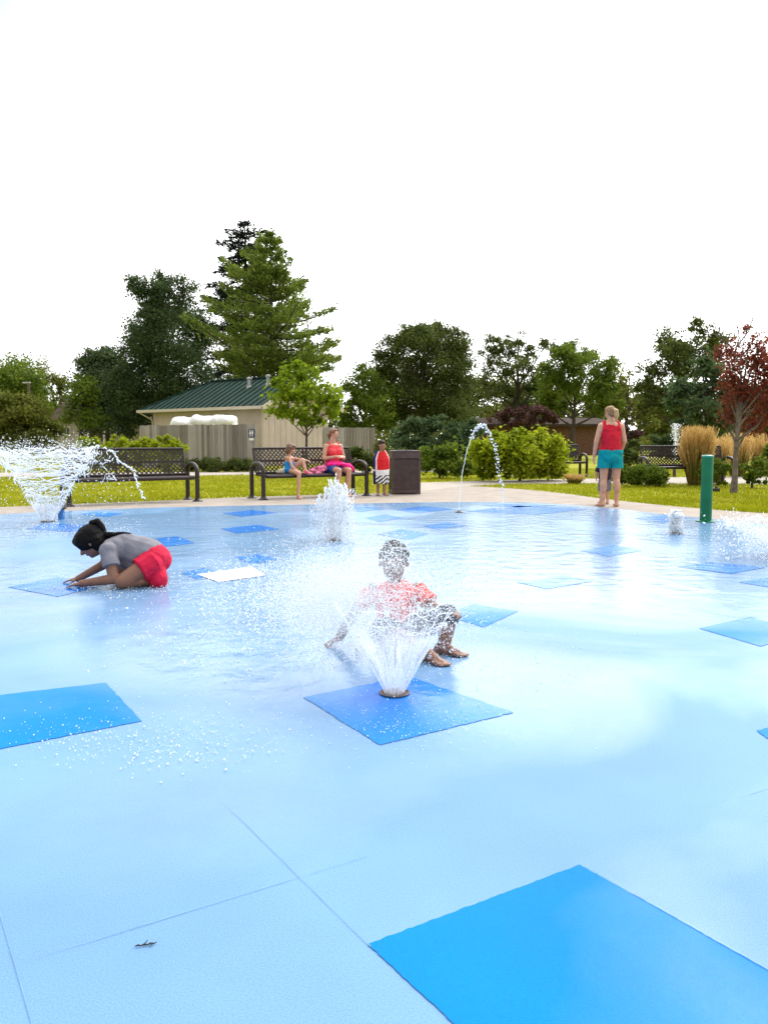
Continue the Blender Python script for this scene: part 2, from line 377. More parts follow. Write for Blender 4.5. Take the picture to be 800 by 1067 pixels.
# grass blades over the parts of the lawn that show
def grass():
    n = 190000
    u = rng.random(n); Y = 11.0 + 21 * u ** 1.6
    X = (rng.random(n) * 2 - 1) * (Y * 0.5 + 1.0)
    P = np.stack([X, Y], 1)
    k = ~in_poly(P, apron_poly) & ~in_poly(P, path_a) & ~in_poly(P, path_b)
    P = P[k]; n = len(P)
    h = 0.028 + 0.035 * rng.random(n); wd = 0.006 + 0.006 * rng.random(n)
    h *= 0.75 + 0.5 * np.sin(P[:, 0] * 1.7 + 1.3 * np.sin(P[:, 1] * 1.1)) ** 2
    a = rng.random(n) * 2 * np.pi; lean = rng.normal(0, 0.018, (n, 2))
    z0 = np.full(n, -0.017)
    A = np.stack([P[:, 0] - np.cos(a) * wd, P[:, 1] - np.sin(a) * wd, z0], 1); B = np.stack([P[:, 0] + np.cos(a) * wd, P[:, 1] + np.sin(a) * wd, z0], 1)
    T = np.stack([P[:, 0] + lean[:, 0], P[:, 1] + lean[:, 1], z0 + h], 1)
    V = np.stack([A, B, T], 1).reshape(-1, 3); Fc = np.arange(3 * n).reshape(-1, 3)
    m = leaf_mat('grass_blades', [(0.16, 0.19, 0.004), (0.30, 0.32, 0.007), (0.43, 0.42, 0.02)], 0.35)
    tag(link_mesh('grass', np_mesh('grass', V, Fc), m), 'short mown grass of the lawn, yellow green', 'grass', kind='stuff')
grass()
# ------------------------------------------------------------------ vegetation
def leaf_quads(C, L, flat=0.0, wr=0.55, D=None):
    """rhombic leaves at C, length L, random facing; flat > 0 keeps them nearer level"""
    n = len(C); L = np.broadcast_to(np.asarray(L, float), (n,))
    if D is None: D = rng.normal(size=(n, 3)); D[:, 2] *= (1 - flat)
    D = D / (np.linalg.norm(D, axis=1, keepdims=True) + 1e-9)
    Q = rng.normal(size=(n, 3)); S = np.cross(D, Q); S /= (np.linalg.norm(S, axis=1, keepdims=True) + 1e-9)
    Nn = np.cross(D, S)
    l = L[:, None]
    V = np.stack([C - D * l * .5, C + S * l * wr * .5 - Nn * l * .06, C + D * l * .5, C - S * l * wr * .5 - Nn * l * .06], 1).reshape(-1, 3)
    return V, np.arange(4 * n).reshape(-1, 4)
M_bark = mat('bark', (0.055, 0.042, 0.032), 0.9, var=0.3, scale=12, bump=0.8, bscale=30)
M_bark2 = mat('bark_grey', (0.13, 0.105, 0.085), 0.9, var=0.25, scale=12, bump=0.8, bscale=30)
G_DARK = leaf_mat('leaf_dark', [(0.022, 0.04, 0.016), (0.062, 0.098, 0.036), (0.14, 0.19, 0.07)], 0.42)
G_DARK2 = leaf_mat('leaf_dark_olive', [(0.03, 0.046, 0.010), (0.08, 0.108, 0.022), (0.17, 0.20, 0.05)], 0.42)
G_MID = leaf_mat('leaf_mid', [(0.045, 0.075, 0.008), (0.115, 0.17, 0.018), (0.22, 0.28, 0.04)], 0.45)
G_OLIVE = leaf_mat('leaf_olive', [(0.06, 0.07, 0.012), (0.14, 0.16, 0.026), (0.24, 0.25, 0.055)], 0.45)
G_LIGHT = leaf_mat('leaf_light', [(0.07, 0.12, 0.006), (0.18, 0.26, 0.012), (0.31, 0.39, 0.03)], 0.5)
G_YEL = leaf_mat('leaf_yellow_green', [(0.10, 0.155, 0.006), (0.29, 0.355, 0.014), (0.48, 0.53, 0.04)], 0.5)
G_BLUE = leaf_mat('leaf_bluish', [(0.028, 0.054, 0.02), (0.075, 0.122, 0.048), (0.15, 0.205, 0.09)], 0.4)
G_RED = leaf_mat('leaf_red', [(0.09, 0.024, 0.016), (0.21, 0.05, 0.03), (0.32, 0.11, 0.055)], 0.45)
G_PURP = leaf_mat('leaf_purple', [(0.03, 0.014, 0.013), (0.085, 0.042, 0.038), (0.16, 0.085, 0.07)], 0.35)
G_PINE = leaf_mat('needle_green', [(0.05, 0.08, 0.014), (0.15, 0.205, 0.03), (0.30, 0.36, 0.07)], 0.45)
G_SPR = leaf_mat('needle_dark', [(0.006, 0.010, 0.008), (0.014, 0.022, 0.016), (0.03, 0.04, 0.028)], 0.15)
G_STRAW = leaf_mat('straw', [(0.36, 0.22, 0.06), (0.58, 0.39, 0.14), (0.74, 0.54, 0.25)], 0.45)
G_GRS = leaf_mat('tall_grass_green', [(0.075, 0.085, 0.010), (0.16, 0.165, 0.025), (0.28, 0.24, 0.05)], 0.3)

def tree(name, label, cat, Y, base, clumps, leaf=0.2, cover=3.2, lm=G_MID, bark=M_bark, tr=0.18, group=None, sub=7, deep=0.8, top=None, spread=0.34, extra=None, twigs=True, flat=0.2, nolimb=False, wr=0.55):
    """clumps: pixel ellipses (px, py, rx, ry); each becomes a cloud of twig clusters with its own depth"""
    s = Y / F
    gz = G(base[0], base[1]) if base[1] > HZ + 5 else None
    bx = at(base[0], HZ, Y).x
    root = empty(name, (bx, Y, -0.02), 0, label, cat, group)
    O = Vector((bx, Y, -0.02))
    xs = [c[0] for c in clumps]; wid = (max(xs) - min(xs) + 2 * max(c[2] for c in clumps)) * s * 0.5
    C = []; SUBS = []; cent = []
    for (px, py, rx, ry) in clumps:
        c = at(px, py, Y); c = Vector((c.x, c.y + random.uniform(-.55, .55) * wid * deep, c.z)); cent.append(c)
        ax, az = rx * s * GROW, ry * s * GROW; ay = ax * 0.9
        n = max(20, int(cover * DENS * math.pi * ax * az / (0.5 * wr * leaf * leaf)))
        ns_ = max(4, int(sub * math.sqrt(ax * az) * 1.2 / (leaf * 3))) if sub < 90 else sub
        ns_ = min(ns_, 60)
        sc_ = rng.normal(size=(ns_, 3)); sc_ /= np.linalg.norm(sc_, axis=1, keepdims=True)
        sc_ *= (rng.random(ns_) ** 0.45)[:, None] * 0.92
        sc_ = sc_ * np.array([ax, ay, az]) + np.array(c)
        SUBS.append(sc_)
        w_ = rng.random(ns_) + 0.35; idx = rng.choice(ns_, n, p=w_ / w_.sum())
        rr = spread * min(ax, az) * (0.6 + 0.8 * rng.random(ns_))
        off = rng.normal(size=(n, 3)) * rr[idx][:, None] * 0.75; off[:, 2] *= 0.75
        C.append(sc_[idx] + off)
    P = np.concatenate(C) - np.array(O); P = P[P[:, 2] > 0.03]
    V, Fc = leaf_quads(P, leaf * (0.6 + 0.8 * rng.random(len(P))), flat=flat, wr=wr)
    link_mesh('crown', np_mesh('crown', V, Fc), lm, root)
    if not nolimb:
        t = MB()
        ztop = (top if top is not None else max(c.z for c in cent) - O.z) ; zlow = min(c.z for c in cent) - O.z
        cx_ = sum(c.x for c in cent) / len(cent) - O.x
        z0 = max(0.25 * ztop, zlow * 0.75)
        trunk = []
        nst = 8
        for i in range(nst + 1):
            f_ = i / nst; trunk.append(Vector((cx_ * 0.8 * f_ ** 1.6 + random.uniform(-.4, .4) * tr * (i > 0), random.uniform(-.4, .4) * tr * (i > 0), ztop * 0.92 * f_)))
        t.tube(trunk, [tr * (1.35 if i == 0 else 1.0 - 0.88 * i / nst) for i in range(nst + 1)], 8)
        for c, sb in zip(cent, SUBS):
            cl = c - O
            f_ = min(0.85, max(0.22, (cl.z * 0.62) / (ztop * 0.92))); i = int(f_ * nst); p = trunk[i].lerp(trunk[min(i + 1, nst)], f_ * nst - i)
            r0 = tr * (0.62 - 0.45 * f_)
            mid = p.lerp(cl, 0.5) + Vector((random.uniform(-.1, .1), random.uniform(-.1, .1), -0.06 * (cl - p).length))
            t.tube([p, p.lerp(mid, .5), mid, cl], [r0, r0 * .8, r0 * .6, r0 * .3], 6)
            if twigs:
                for q in sb[:14]:
                    q = Vector(q) - O; t.tube([cl.lerp(mid, .3 * random.random()), cl.lerp(q, .5) + Vector((0, 0, -.05)), q], [r0 * .3, r0 * .2, r0 * .06], 4, cap=False)
        if extra: extra(t, O, s)
        t.build('trunk', bark, root, True)
    return root

def conifer(name, label, Y, axis, top_y, bot_y, prof, lm, base_y=470, tr=0.3, group=None, dens=1.0, up=0.15, tuft=0.45, seed=1, lean=0, gaps=0.0):
    """prof: list of (py, half width left px, half width right px)"""
    rs = np.random.default_rng(seed); s = Y / F
    O = Vector((at(axis, HZ, Y).x, Y, -0.02)); root = empty(name, O, 0, label, 'tree', group)
    ztop = at(axis, top_y, Y).z - O.z; zbot = at(axis, bot_y, Y).z - O.z
    pr = sorted([((at(axis, p[0], Y).z - O.z), p[1] * s, p[2] * s) for p in prof])
    zs = [p[0] for p in pr]
    t = MB(); t.tube([(lean * f_, 0, ztop * f_) for f_ in np.linspace(0, 1, 9)], [tr * (1.02 - f_) + 0.015 for f_ in np.linspace(0, 1, 9)], 8)
    P = []; D = []
    nl = int((ztop - zbot) / 0.42)
    for i in range(nl):
        z = ztop - (i + .3) * (ztop - zbot) / nl + rs.uniform(-.22, .22) * min(1, i / 3)
        wl, wr_ = np.interp(z, zs, [p[1] for p in pr]), np.interp(z, zs, [p[2] for p in pr])
        nb = 4 + int(2.5 * min(1, wl))
        a0 = rs.random() * 6.28
        for k in range(nb):
            if rs.random() < gaps: continue
            a = a0 + 2 * math.pi * k / nb + rs.uniform(-.3, .3); ca, sa = math.cos(a), math.sin(a)
            wdt = (wr_ if ca > 0 else wl) * abs(ca) + 0.5 * (wl + wr_) * abs(sa)
            ln = max(0.22, wdt * (rs.uniform(0.5, 0.85) if rs.random() < .6 else rs.uniform(.85, 1.08)))
            b0 = np.array([lean * z / ztop, 0, z]); tip = b0 + np.array([ca * ln, sa * ln, ln * up * rs.uniform(-0.6, 1.5)])
            b0[2] += rs.uniform(-.3, .3) * min(1, ln); tip[2] += rs.uniform(-.35, .35) * min(1, ln); midp = (b0 + tip) / 2 + np.array([0, 0, -ln * 0.07])
            r0 = 0.02 + 0.012 * ln
            t.tube([b0, midp, tip], [r0, r0 * .7, r0 * .2], 4, cap=False)
            m_ = int(dens * (14 + 55 * ln))
            f_ = rs.random(m_) ** 0.75 * 0.95 + 0.08
            bp = b0[None] * ((1 - f_) ** 2)[:, None] + 2 * midp[None] * (f_ * (1 - f_))[:, None] + tip[None] * (f_ ** 2)[:, None]
            side = np.array([-sa, ca, 0]); sp = rs.normal(size=m_) * (0.26 * ln * (1.08 - f_) * np.minimum(1, f_ * 3) + 0.10)
            bp = bp + side[None] * sp[:, None] + np.stack([rs.normal(size=m_) * .05, rs.normal(size=m_) * .05, rs.normal(size=m_) * .11 + 0.05], 1)
            d_ = (tip - b0)[None] / ln + side[None] * np.sign(sp)[:, None] * 0.7 + rs.normal(size=(m_, 3)) * 0.45 + np.array([0, 0, .35])
            P.append(bp); D.append(d_)
    P = np.concatenate(P); D = np.concatenate(D)
    V, Fc = leaf_quads(P, tuft * (0.55 + 0.8 * rs.random(len(P))), wr=0.24, D=D)
    link_mesh('crown', np_mesh('crown', V, Fc), lm, root); t.build('trunk', M_bark, root, True)
    return root

DENS = 1.2; GROW = 1.16
GT = 'trees beyond the lawn'
tree('broadleaf_tree', 'mid green round tree at the far left edge, behind the olive bush', 'tree', 62, (10, 474), [(2, 398, 30, 22), (28, 402, 24, 20), (-25, 400, 25, 24), (8, 425, 40, 20), (40, 420, 20, 22)], .24, 3.4, G_MID, group=GT)
tree('broadleaf_tree', 'small thin tree with sky gaps between far left tree and dark tree', 'tree', 66, (58, 472), [(47, 389, 9, 10), (62, 402, 10, 13), (45, 408, 12, 13), (66, 414, 9, 12), (55, 425, 16, 14), (50, 442, 22, 10)], .22, 2.3, G_OLIVE, group=GT)
tree('broadleaf_tree', 'dark round crowned tree at the left of the tall dark tree', 'tree', 54, (112, 476), [(108, 378, 20, 17), (92, 380, 14, 12), (122, 385, 18, 18), (102, 400, 22, 20), (125, 415, 28, 28), (110, 432, 28, 18)], .19, 3.8, G_DARK, group=GT)
tree('broadleaf_tree', 'light yellow green low tree in front of the dark tree by the house', 'tree', 48, (84, 478), [(84, 398, 9, 10), (80, 412, 12, 12), (88, 425, 15, 11), (75, 432, 12, 9), (92, 410, 10, 12), (98, 438, 15, 9)], .17, 2.6, G_MID, group=GT)
tree('broadleaf_tree', 'tall dark ragged tree rising left of the pines', 'tree', 50, (172, 478), [(152, 308, 11, 13), (172, 294, 10, 12), (168, 308, 14, 14), (142, 322, 9, 13), (198, 312, 13, 17), (158, 325, 20, 20), (192, 330, 20, 20), (143, 348, 17, 16), (172, 348, 24, 24), (204, 350, 14, 22), (137, 362, 13, 10), (150, 378, 24, 20), (190, 382, 28, 28), (165, 410, 34, 26), (205, 405, 22, 30), (135, 410, 16, 22), (180, 435, 45, 22), (132, 440, 18, 16), (172, 320, 14, 18), (158, 360, 18, 16), (195, 362, 18, 16)], .15, 3.1, G_DARK, tr=.22, group=GT, spread=.32, sub=11)
conifer('conifer_tree', 'dark thin spruce top showing behind the green pine', 60, 258, 231, 430, [(233, 4, 4), (240, 16, 20), (255, 28, 26), (272, 24, 28), (285, 38, 28), (312, 36, 35), (340, 40, 40), (380, 40, 45), (430, 50, 50)], G_SPR, tr=.3, group=GT, dens=.75, up=-.3, seed=4, gaps=.2, tuft=.42)
conifer('conifer_tree', 'tall bright green pine with upswept plumes behind the building', 47, 284, 243, 425, [(245, 3, 4), (258, 13, 13), (275, 26, 18), (290, 36, 28), (305, 42, 38), (325, 50, 38), (345, 58, 55), (358, 60, 66), (385, 62, 70), (402, 64, 66), (425, 60, 55)], G_PINE, tr=.3, group=GT, dens=1.7, up=.34, seed=2, tuft=.30, gaps=.05)
tree('young_tree', 'young bright green maple standing in front of the beige building', 'tree', 24.5, (319, 489), [(312, 386, 17, 10), (300, 396, 14, 10), (326, 398, 18, 12), (296, 412, 17, 12), (318, 412, 20, 14), (338, 414, 16, 11), (289, 428, 13, 8), (310, 428, 22, 12), (334, 430, 18, 10), (352, 420, 9, 6), (318, 440, 16, 8)], .15, 2.6, G_LIGHT, M_bark, .05, sub=8, spread=.38)
tree('broadleaf_tree', 'wide dark oak with a domed crown behind the trash bin', 'tree', 55, (440, 476), [(452, 341, 16, 13), (432, 352, 18, 14), (472, 352, 18, 14), (415, 366, 18, 15), (445, 370, 26, 20), (482, 368, 13, 20), (402, 384, 18, 14), (430, 392, 30, 22), (468, 392, 26, 22), (400, 408, 24, 18), (445, 418, 42, 20), (482, 408, 14, 18), (410, 430, 30, 15), (470, 432, 26, 14)], .15, 3.9, G_DARK2, tr=.3, group=GT, sub=10, spread=.3)
tree('broadleaf_tree', 'lower olive tree at the left shoulder of the wide oak', 'tree', 51, (382, 478), [(378, 392, 14, 10), (368, 402, 11, 10), (388, 405, 16, 13), (372, 418, 16, 12), (392, 425, 20, 14), (362, 432, 14, 12), (380, 442, 24, 10)], .18, 3, G_MID, tr=.2, group=GT)
tree('broadleaf_tree', 'loose dark tree with sky between its limbs right of the oak', 'tree', 62, (538, 473), [(516, 358, 11, 10), (540, 352, 12, 9), (530, 366, 14, 11), (510, 375, 11, 12), (553, 366, 10, 11), (524, 388, 14, 12), (546, 386, 16, 12), (508, 396, 9, 9), (535, 405, 16, 10), (558, 402, 12, 12), (515, 412, 14, 8), (572, 356, 8, 8), (580, 368, 10, 10), (545, 420, 22, 10), (575, 400, 14, 14)], .17, 2.4, G_DARK2, tr=.24, group=GT)
tree('broadleaf_tree', 'full mid green round tree with forked trunk behind bright shrub', 'tree', 50, (597, 478), [(596, 362, 13, 9), (582, 372, 14, 11), (612, 372, 15, 12), (598, 384, 22, 14), (570, 390, 13, 12), (628, 388, 14, 14), (585, 402, 22, 13), (615, 404, 22, 14), (572, 412, 13, 9), (634, 408, 11, 9), (600, 418, 30, 10), (575, 425, 16, 9), (626, 424, 16, 8)], .14, 3.6, G_MID, tr=.2, group=GT, top=(458 - 400) * 50 / F + 1.1)
tree('broadleaf_tree', 'thin pale tree with open crown behind the standing woman', 'tree', 68, (652, 472), [(640, 380, 10, 8), (652, 395, 12, 9), (664, 405, 9, 8), (640, 410, 14, 9), (656, 422, 14, 8), (672, 424, 12, 9), (645, 435, 18, 8), (668, 442, 18, 7)], .22, 1.7, G_OLIVE, tr=.2, group=GT)
tree('broadleaf_tree', 'big dark rounded tree behind the red leaved tree', 'tree', 46, (712, 479), [(722, 344, 12, 9), (706, 352, 16, 12), (738, 352, 14, 12), (694, 366, 17, 13), (722, 366, 20, 16), (684, 384, 16, 12), (708, 388, 22, 18), (676, 402, 14, 12), (745, 372, 14, 16), (696, 412, 24, 16), (676, 424, 15, 10), (720, 425, 30, 18)], .15, 2.7, G_DARK2, tr=.24, spread=.28, sub=10, group=GT)
tree('broadleaf_tree', 'bluish green dense low tree just left of the red tree', 'tree', 33, (740, 486), [(730, 382, 15, 13), (745, 390, 14, 14), (718, 398, 13, 12), (738, 408, 22, 16), (712, 418, 14, 12), (755, 415, 14, 18), (728, 430, 26, 14), (705, 436, 12, 9), (752, 438, 18, 12)], .17, 3.4, G_BLUE, tr=.16, group=GT)
tree('broadleaf_tree', 'dark tree at the right edge behind the red crown', 'tree', 48, (800, 478), [(795, 420, 22, 22), (775, 430, 20, 18), (815, 410, 22, 30), (800, 445, 30, 14)], .2, 3, G_DARK2, tr=.2, group=GT)
GF = 'far trees closing the gaps'
for (x, lab, cl, lm_) in [
  (520, 'low olive tree far behind the loose dark tree', [(496, 405, 16, 14), (516, 404, 18, 14), (540, 412, 20, 14), (525, 430, 32, 14), (490, 428, 16, 16)], G_OLIVE),
  (566, 'far dull green tree between the loose tree and the round tree', [(556, 402, 17, 14), (580, 410, 18, 14), (570, 426, 28, 13), (548, 424, 16, 14)], G_DARK2),
  (628, 'far yellowish tree low behind the standing woman', [(622, 405, 15, 15), (640, 410, 16, 14), (632, 428, 26, 14), (612, 430, 14, 14)], G_OLIVE),
  (664, 'far dull tree in the gap left of the big dark tree', [(655, 415, 16, 14), (674, 412, 15, 16), (664, 432, 26, 14), (685, 430, 16, 16)], G_OLIVE),
  (700, 'far dark tree under the crown of the big dark tree', [(690, 432, 16, 12), (712, 436, 18, 12), (735, 440, 20, 12), (700, 448, 30, 8)], G_DARK2),
  (770, 'far dark tree behind the golden grass clumps', [(755, 436, 16, 12), (775, 438, 18, 14), (798, 436, 18, 16), (775, 450, 30, 8)], G_DARK),
  (348, 'far dark tree low in the gap beside the building', [(345, 432, 10, 10), (358, 440, 14, 10), (350, 450, 18, 8)], G_DARK2)]:
    tree('broadleaf_tree', lab, 'tree', 74, (x, 471), cl, .26, 2.6, lm_, tr=.15, group=GF)
def bare(t, O, s):
    for (pts, r) in [([(764, 372), (770, 352), (768, 336), (771, 318)], .018), ([(768, 360), (780, 345), (785, 328), (795, 318)], .018), ([(785, 335), (778, 326), (774, 322)], .009), ([(772, 372), (787, 352), (796, 338), (800, 330)], .014), ([(770, 345), (764, 335), (765, 326)], .009), ([(783, 342), (790, 338), (793, 336)], .008), ([(772, 385), (762, 362), (752, 350), (746, 338)], .014), ([(754, 352), (748, 350), (741, 346)], .008)]:
        t.tube([at(p[0], p[1], 17.3 + random.uniform(-.3, .3)) - O for p in pts], [r, r * .8, r * .55, r * .3][:len(pts)], 5)
tree('red_leaved_tree', 'slender tree with dark red leaves and bare twigs on top', 'tree', 17.3, (766, 513), [(766, 362, 8, 9), (778, 372, 12, 12), (760, 380, 10, 10), (790, 380, 14, 14), (770, 395, 13, 12), (797, 400, 17, 20), (790, 358, 10, 10), (765, 412, 10, 9), (782, 420, 16, 14), (805, 425, 14, 20), (768, 432, 9, 10), (788, 442, 15, 10), (806, 385, 14, 20), (752, 366, 7, 7), (776, 342, 5, 5), (792, 372, 10, 10), (760, 398, 9, 9), (776, 410, 14, 12), (798, 425, 14, 14)], .066, 1.9, G_RED, M_bark2, .065, sub=12, spread=.5, extra=bare)
DENS = 2.6; GROW = 1.0
# shrubs -----------------------------------------------------------
def shrub(label, Y, base, clumps, leaf, cover, lm, cat='shrub', name='shrub', group=None, **k):
    return tree(name, label, cat, Y, base, clumps, leaf, cover, lm, M_bark, 0.03, group, deep=0.5, **k)
shrub('large olive green arching bush at the far left', 40, (22, 482), [(8, 420, 26, 16), (28, 428, 18, 14), (42, 442, 16, 14), (10, 442, 30, 18), (48, 456, 16, 13), (20, 462, 40, 13), (-20, 440, 25, 30)], .15, 3.2, G_OLIVE)
GY = 'low plants between left bench and fence'
shrub('golden green low plants behind the left bench', 25, (120, 490), [(85, 463, 12, 7), (100, 461, 14, 7), (118, 460, 14, 6), (134, 462, 14, 7), (150, 464, 12, 8), (110, 472, 34, 9), (148, 474, 20, 9), (120, 483, 40, 7)], .09, 3, G_YEL, 'plant', 'low_plant')
shrub('bright leafy plant at the right end of the left bench', 23.5, (177, 492), [(172, 459, 7, 5), (180, 462, 7, 6), (164, 466, 9, 7), (185, 470, 9, 8), (172, 474, 14, 9), (175, 486, 16, 7)], .08, 3.2, G_YEL, 'plant', 'low_plant')
shrub('clipped dark green hedge at the foot of the fence', 28.8, (232, 492), [(x_, 484 + (i_ % 2), 7.5, 7) for i_, x_ in enumerate(range(192, 268, 6))], .06, 3.4, G_DARK2, 'hedge', 'hedge', nolimb=True)
shrub('dark broad leaved shrub between the bench and the right fence', 27, (378, 492), [(362, 476, 12, 10), (378, 472, 12, 10), (394, 474, 11, 11), (372, 486, 16, 7), (390, 486, 14, 7)], .12, 3.4, G_DARK2)
shrub('grey green tall viburnum behind the trash bin', 31, (440, 492), [(432, 446, 14, 9), (452, 442, 16, 10), (470, 450, 14, 10), (418, 456, 12, 9), (440, 462, 24, 13), (468, 468, 20, 14), (412, 472, 12, 12), (442, 480, 26, 10), (492, 448, 12, 10), (488, 466, 14, 14), (425, 484, 22, 8), (470, 484, 24, 8), (500, 480, 16, 10)], .13, 3.4, G_BLUE, spread=.42)
shrub('dark green shrub with pale leaves touching the trash bin', 24, (458, 495), [(448, 472, 10, 9), (466, 470, 12, 11), (452, 484, 14, 9), (474, 484, 13, 9), (462, 490, 20, 5), (488, 486, 10, 8)], .11, 3.2, G_MID, spread=.42)
shrub('big bright yellow green leafy shrub on the right lawn', 22.5, (542, 500), [(542, 451, 12, 5), (518, 455, 12, 6), (562, 453, 13, 6), (500, 463, 10, 8), (530, 464, 18, 10), (556, 463, 16, 10), (576, 463, 14, 9), (587, 474, 8, 12), (502, 478, 12, 12), (522, 480, 18, 12), (548, 481, 20, 13), (574, 481, 16, 13), (512, 492, 18, 7), (540, 494, 22, 6), (570, 494, 18, 6), (586, 490, 9, 8), (514, 470, 20, 20), (542, 472, 28, 21), (568, 474, 22, 20)], .13, 3.6, G_YEL, sub=10, flat=.45, spread=.45, twigs=False)
shrub('purple leaved low tree behind the bright shrub', 44, (552, 480), [(538, 430, 16, 7), (558, 428, 16, 8), (574, 434, 12, 8), (520, 436, 12, 7), (548, 440, 26, 8)], .15, 3.2, G_PURP)
GS = 'clipped round shrubs on the right lawn'
for (x, y, rx, ry, lab) in [(648, 494, 12, 10, 'clipped green shrub partly behind the standing woman'), (664, 495, 13, 11.5, 'middle clipped round green shrub beside the standing woman'), (684, 495, 13, 11.5, 'clipped round green shrub touching the tall straw grass')]:
    shrub(lab, 19.6, (x, 506), [(x, y, rx, ry), (x - 4, y - 3, rx * .7, ry * .7), (x + 4, y + 2, rx * .75, ry * .75), (x, y + 5, rx, ry * .5)], .05, 3.2, G_MID, group=GS, spread=.3, sub=14, nolimb=True)
shrub('dark big leaved shrub right of the standing woman', 24, (658, 494), [(652, 466, 10, 9), (662, 462, 9, 8), (656, 478, 14, 10), (646, 482, 10, 9)], .14, 2.8, G_DARK2)
shrub('dark clipped far hedge behind the long bench', 38, (700, 482), [(682, 462, 14, 7), (702, 460, 16, 8), (720, 462, 14, 8), (692, 470, 26, 8)], .12, 3.8, G_DARK, 'hedge', 'hedge', nolimb=True)
shrub('small dark red shrub behind the dark shrub', 36, (656, 483), [(655, 448, 8, 6), (662, 453, 8, 6), (656, 460, 10, 6)], .12, 3, G_PURP)
shrub('green rose bush under the red leaved tree', 19.3, (742, 505), [(735, 486, 10, 7), (748, 484, 9, 7), (742, 494, 14, 7), (756, 489, 8, 7), (746, 501, 14, 4)], .08, 2.2, G_MID, group='rose bushes by the red tree')
shrub('loose rose bush right of the red tree trunk', 19.0, (785, 506), [(778, 486, 10, 6), (792, 484, 10, 7), (784, 494, 14, 7), (802, 488, 9, 9), (788, 501, 17, 4), (776, 497, 9, 6)], .08, 2.1, G_MID, group='rose bushes by the red tree')
shrub('leafy green shrub at the right edge above the rose bushes', 21, (806, 500), [(803, 475, 10, 10), (812, 468, 12, 16), (806, 488, 14, 8)], .1, 2.6, G_MID)
# ornamental grass: upright stems, green below, straw plumes above
def tall_grass(label, Y, x0, x1, ytop, ybase, n, group):
    s = Y / F; bx = at((x0 + x1) / 2, HZ, Y).x; root = empty('ornamental_grass', (bx, Y, -.02), 0, label, 'grass clump', group)
    H = (458 - ytop) * s + 1.1 + .02; hw = (x1 - x0) / 2 * s * .8
    def blades(n, h0, h1, wd, spr):
        a = rng.random(n) * 2 * np.pi; r = np.sqrt(rng.random(n)) * hw * .55
        B = np.stack([np.cos(a) * r, np.sin(a) * r * .8, np.zeros(n)], 1)
        h = H * (h0 + (h1 - h0) * rng.random(n)); ln = np.stack([np.cos(a) * r * spr + rng.normal(size=n) * hw * .12, np.sin(a) * r * spr, h], 1)
        M_ = B + ln * np.array([.38, .38, .55]); T = B + ln
        fa = rng.random(n) * 6.28; S = np.stack([np.cos(fa), np.sin(fa), 0 * fa], 1) * wd
        return B, M_, T, S
    B, M_, T, S = blades(n, .35, .76, .012, .75)
    V = np.concatenate([np.stack([B - S * .6, M_ - S, T, M_ + S], 1)]).reshape(-1, 3)
    link_mesh('blades', np_mesh('blades', V, np.arange(len(V)).reshape(-1, 4)), G_GRS, root)
    B, M_, T, S = blades(int(n * .7), .55, 1.04, .004, 1.15)
    st = np.stack([B - S * .6, M_ - S, T, M_ + S], 1).reshape(-1, 3)
    K = 7; f_ = np.linspace(.68, 1, K)
    pl = []
    for k in range(K):
        c = M_ + (T - M_) * ((f_[k] - .5) * 2); d = (T - M_) * .16 + rng.normal(size=T.shape) * .02
        q = S / np.linalg.norm(S, axis=1, keepdims=True) * .016 * (1.25 - f_[k] * .6)
        pl.append(np.stack([c - d * .5, c + q, c + d * .6, c - q], 1).reshape(-1, 3))
    V = np.concatenate([st] + pl); link_mesh('plumes', np_mesh('plumes', V, np.arange(len(V)).reshape(-1, 4)), G_STRAW, root)
GG = 'straw coloured ornamental grasses'
tall_grass('tall clump of straw tipped grass left of the green post', 20.2, 707, 746, 447, 505, 1100, GG)
tall_grass('shorter straw grass clump directly behind the green post', 21.5, 732, 764, 457, 503, 600, GG)
tall_grass('golden grass clump behind the trunk of the red tree', 25, 752, 786, 453, 497, 600, GG)
tall_grass('golden grass clump at the right edge of the scene', 25.5, 778, 812, 454, 497, 600, GG)
tall_grass('low tuft of grass at the foot of the bright shrub', 21, 586, 612, 494, 500, 350, GG)
# the far wood that closes the horizon
def far_wood():
    n = 60000; X = rng.uniform(-85, 85, n); Y = rng.uniform(82, 100, n)
    top = 3.2 + 1.6 * np.sin(X * .16) + 1.2 * np.sin(X * .41 + 1) + .7 * np.sin(X * .9 + 2)
    Z = rng.random(n) ** .8 * top
    V, Fc = leaf_quads(np.stack([X, Y, Z], 1), .55 * (0.6 + .8 * rng.random(n)))
    tag(link_mesh('far_wood', np_mesh('far_wood', V, Fc), G_OLIVE), 'far low wood closing the horizon behind everything', 'wood', kind='stuff')
far_wood()

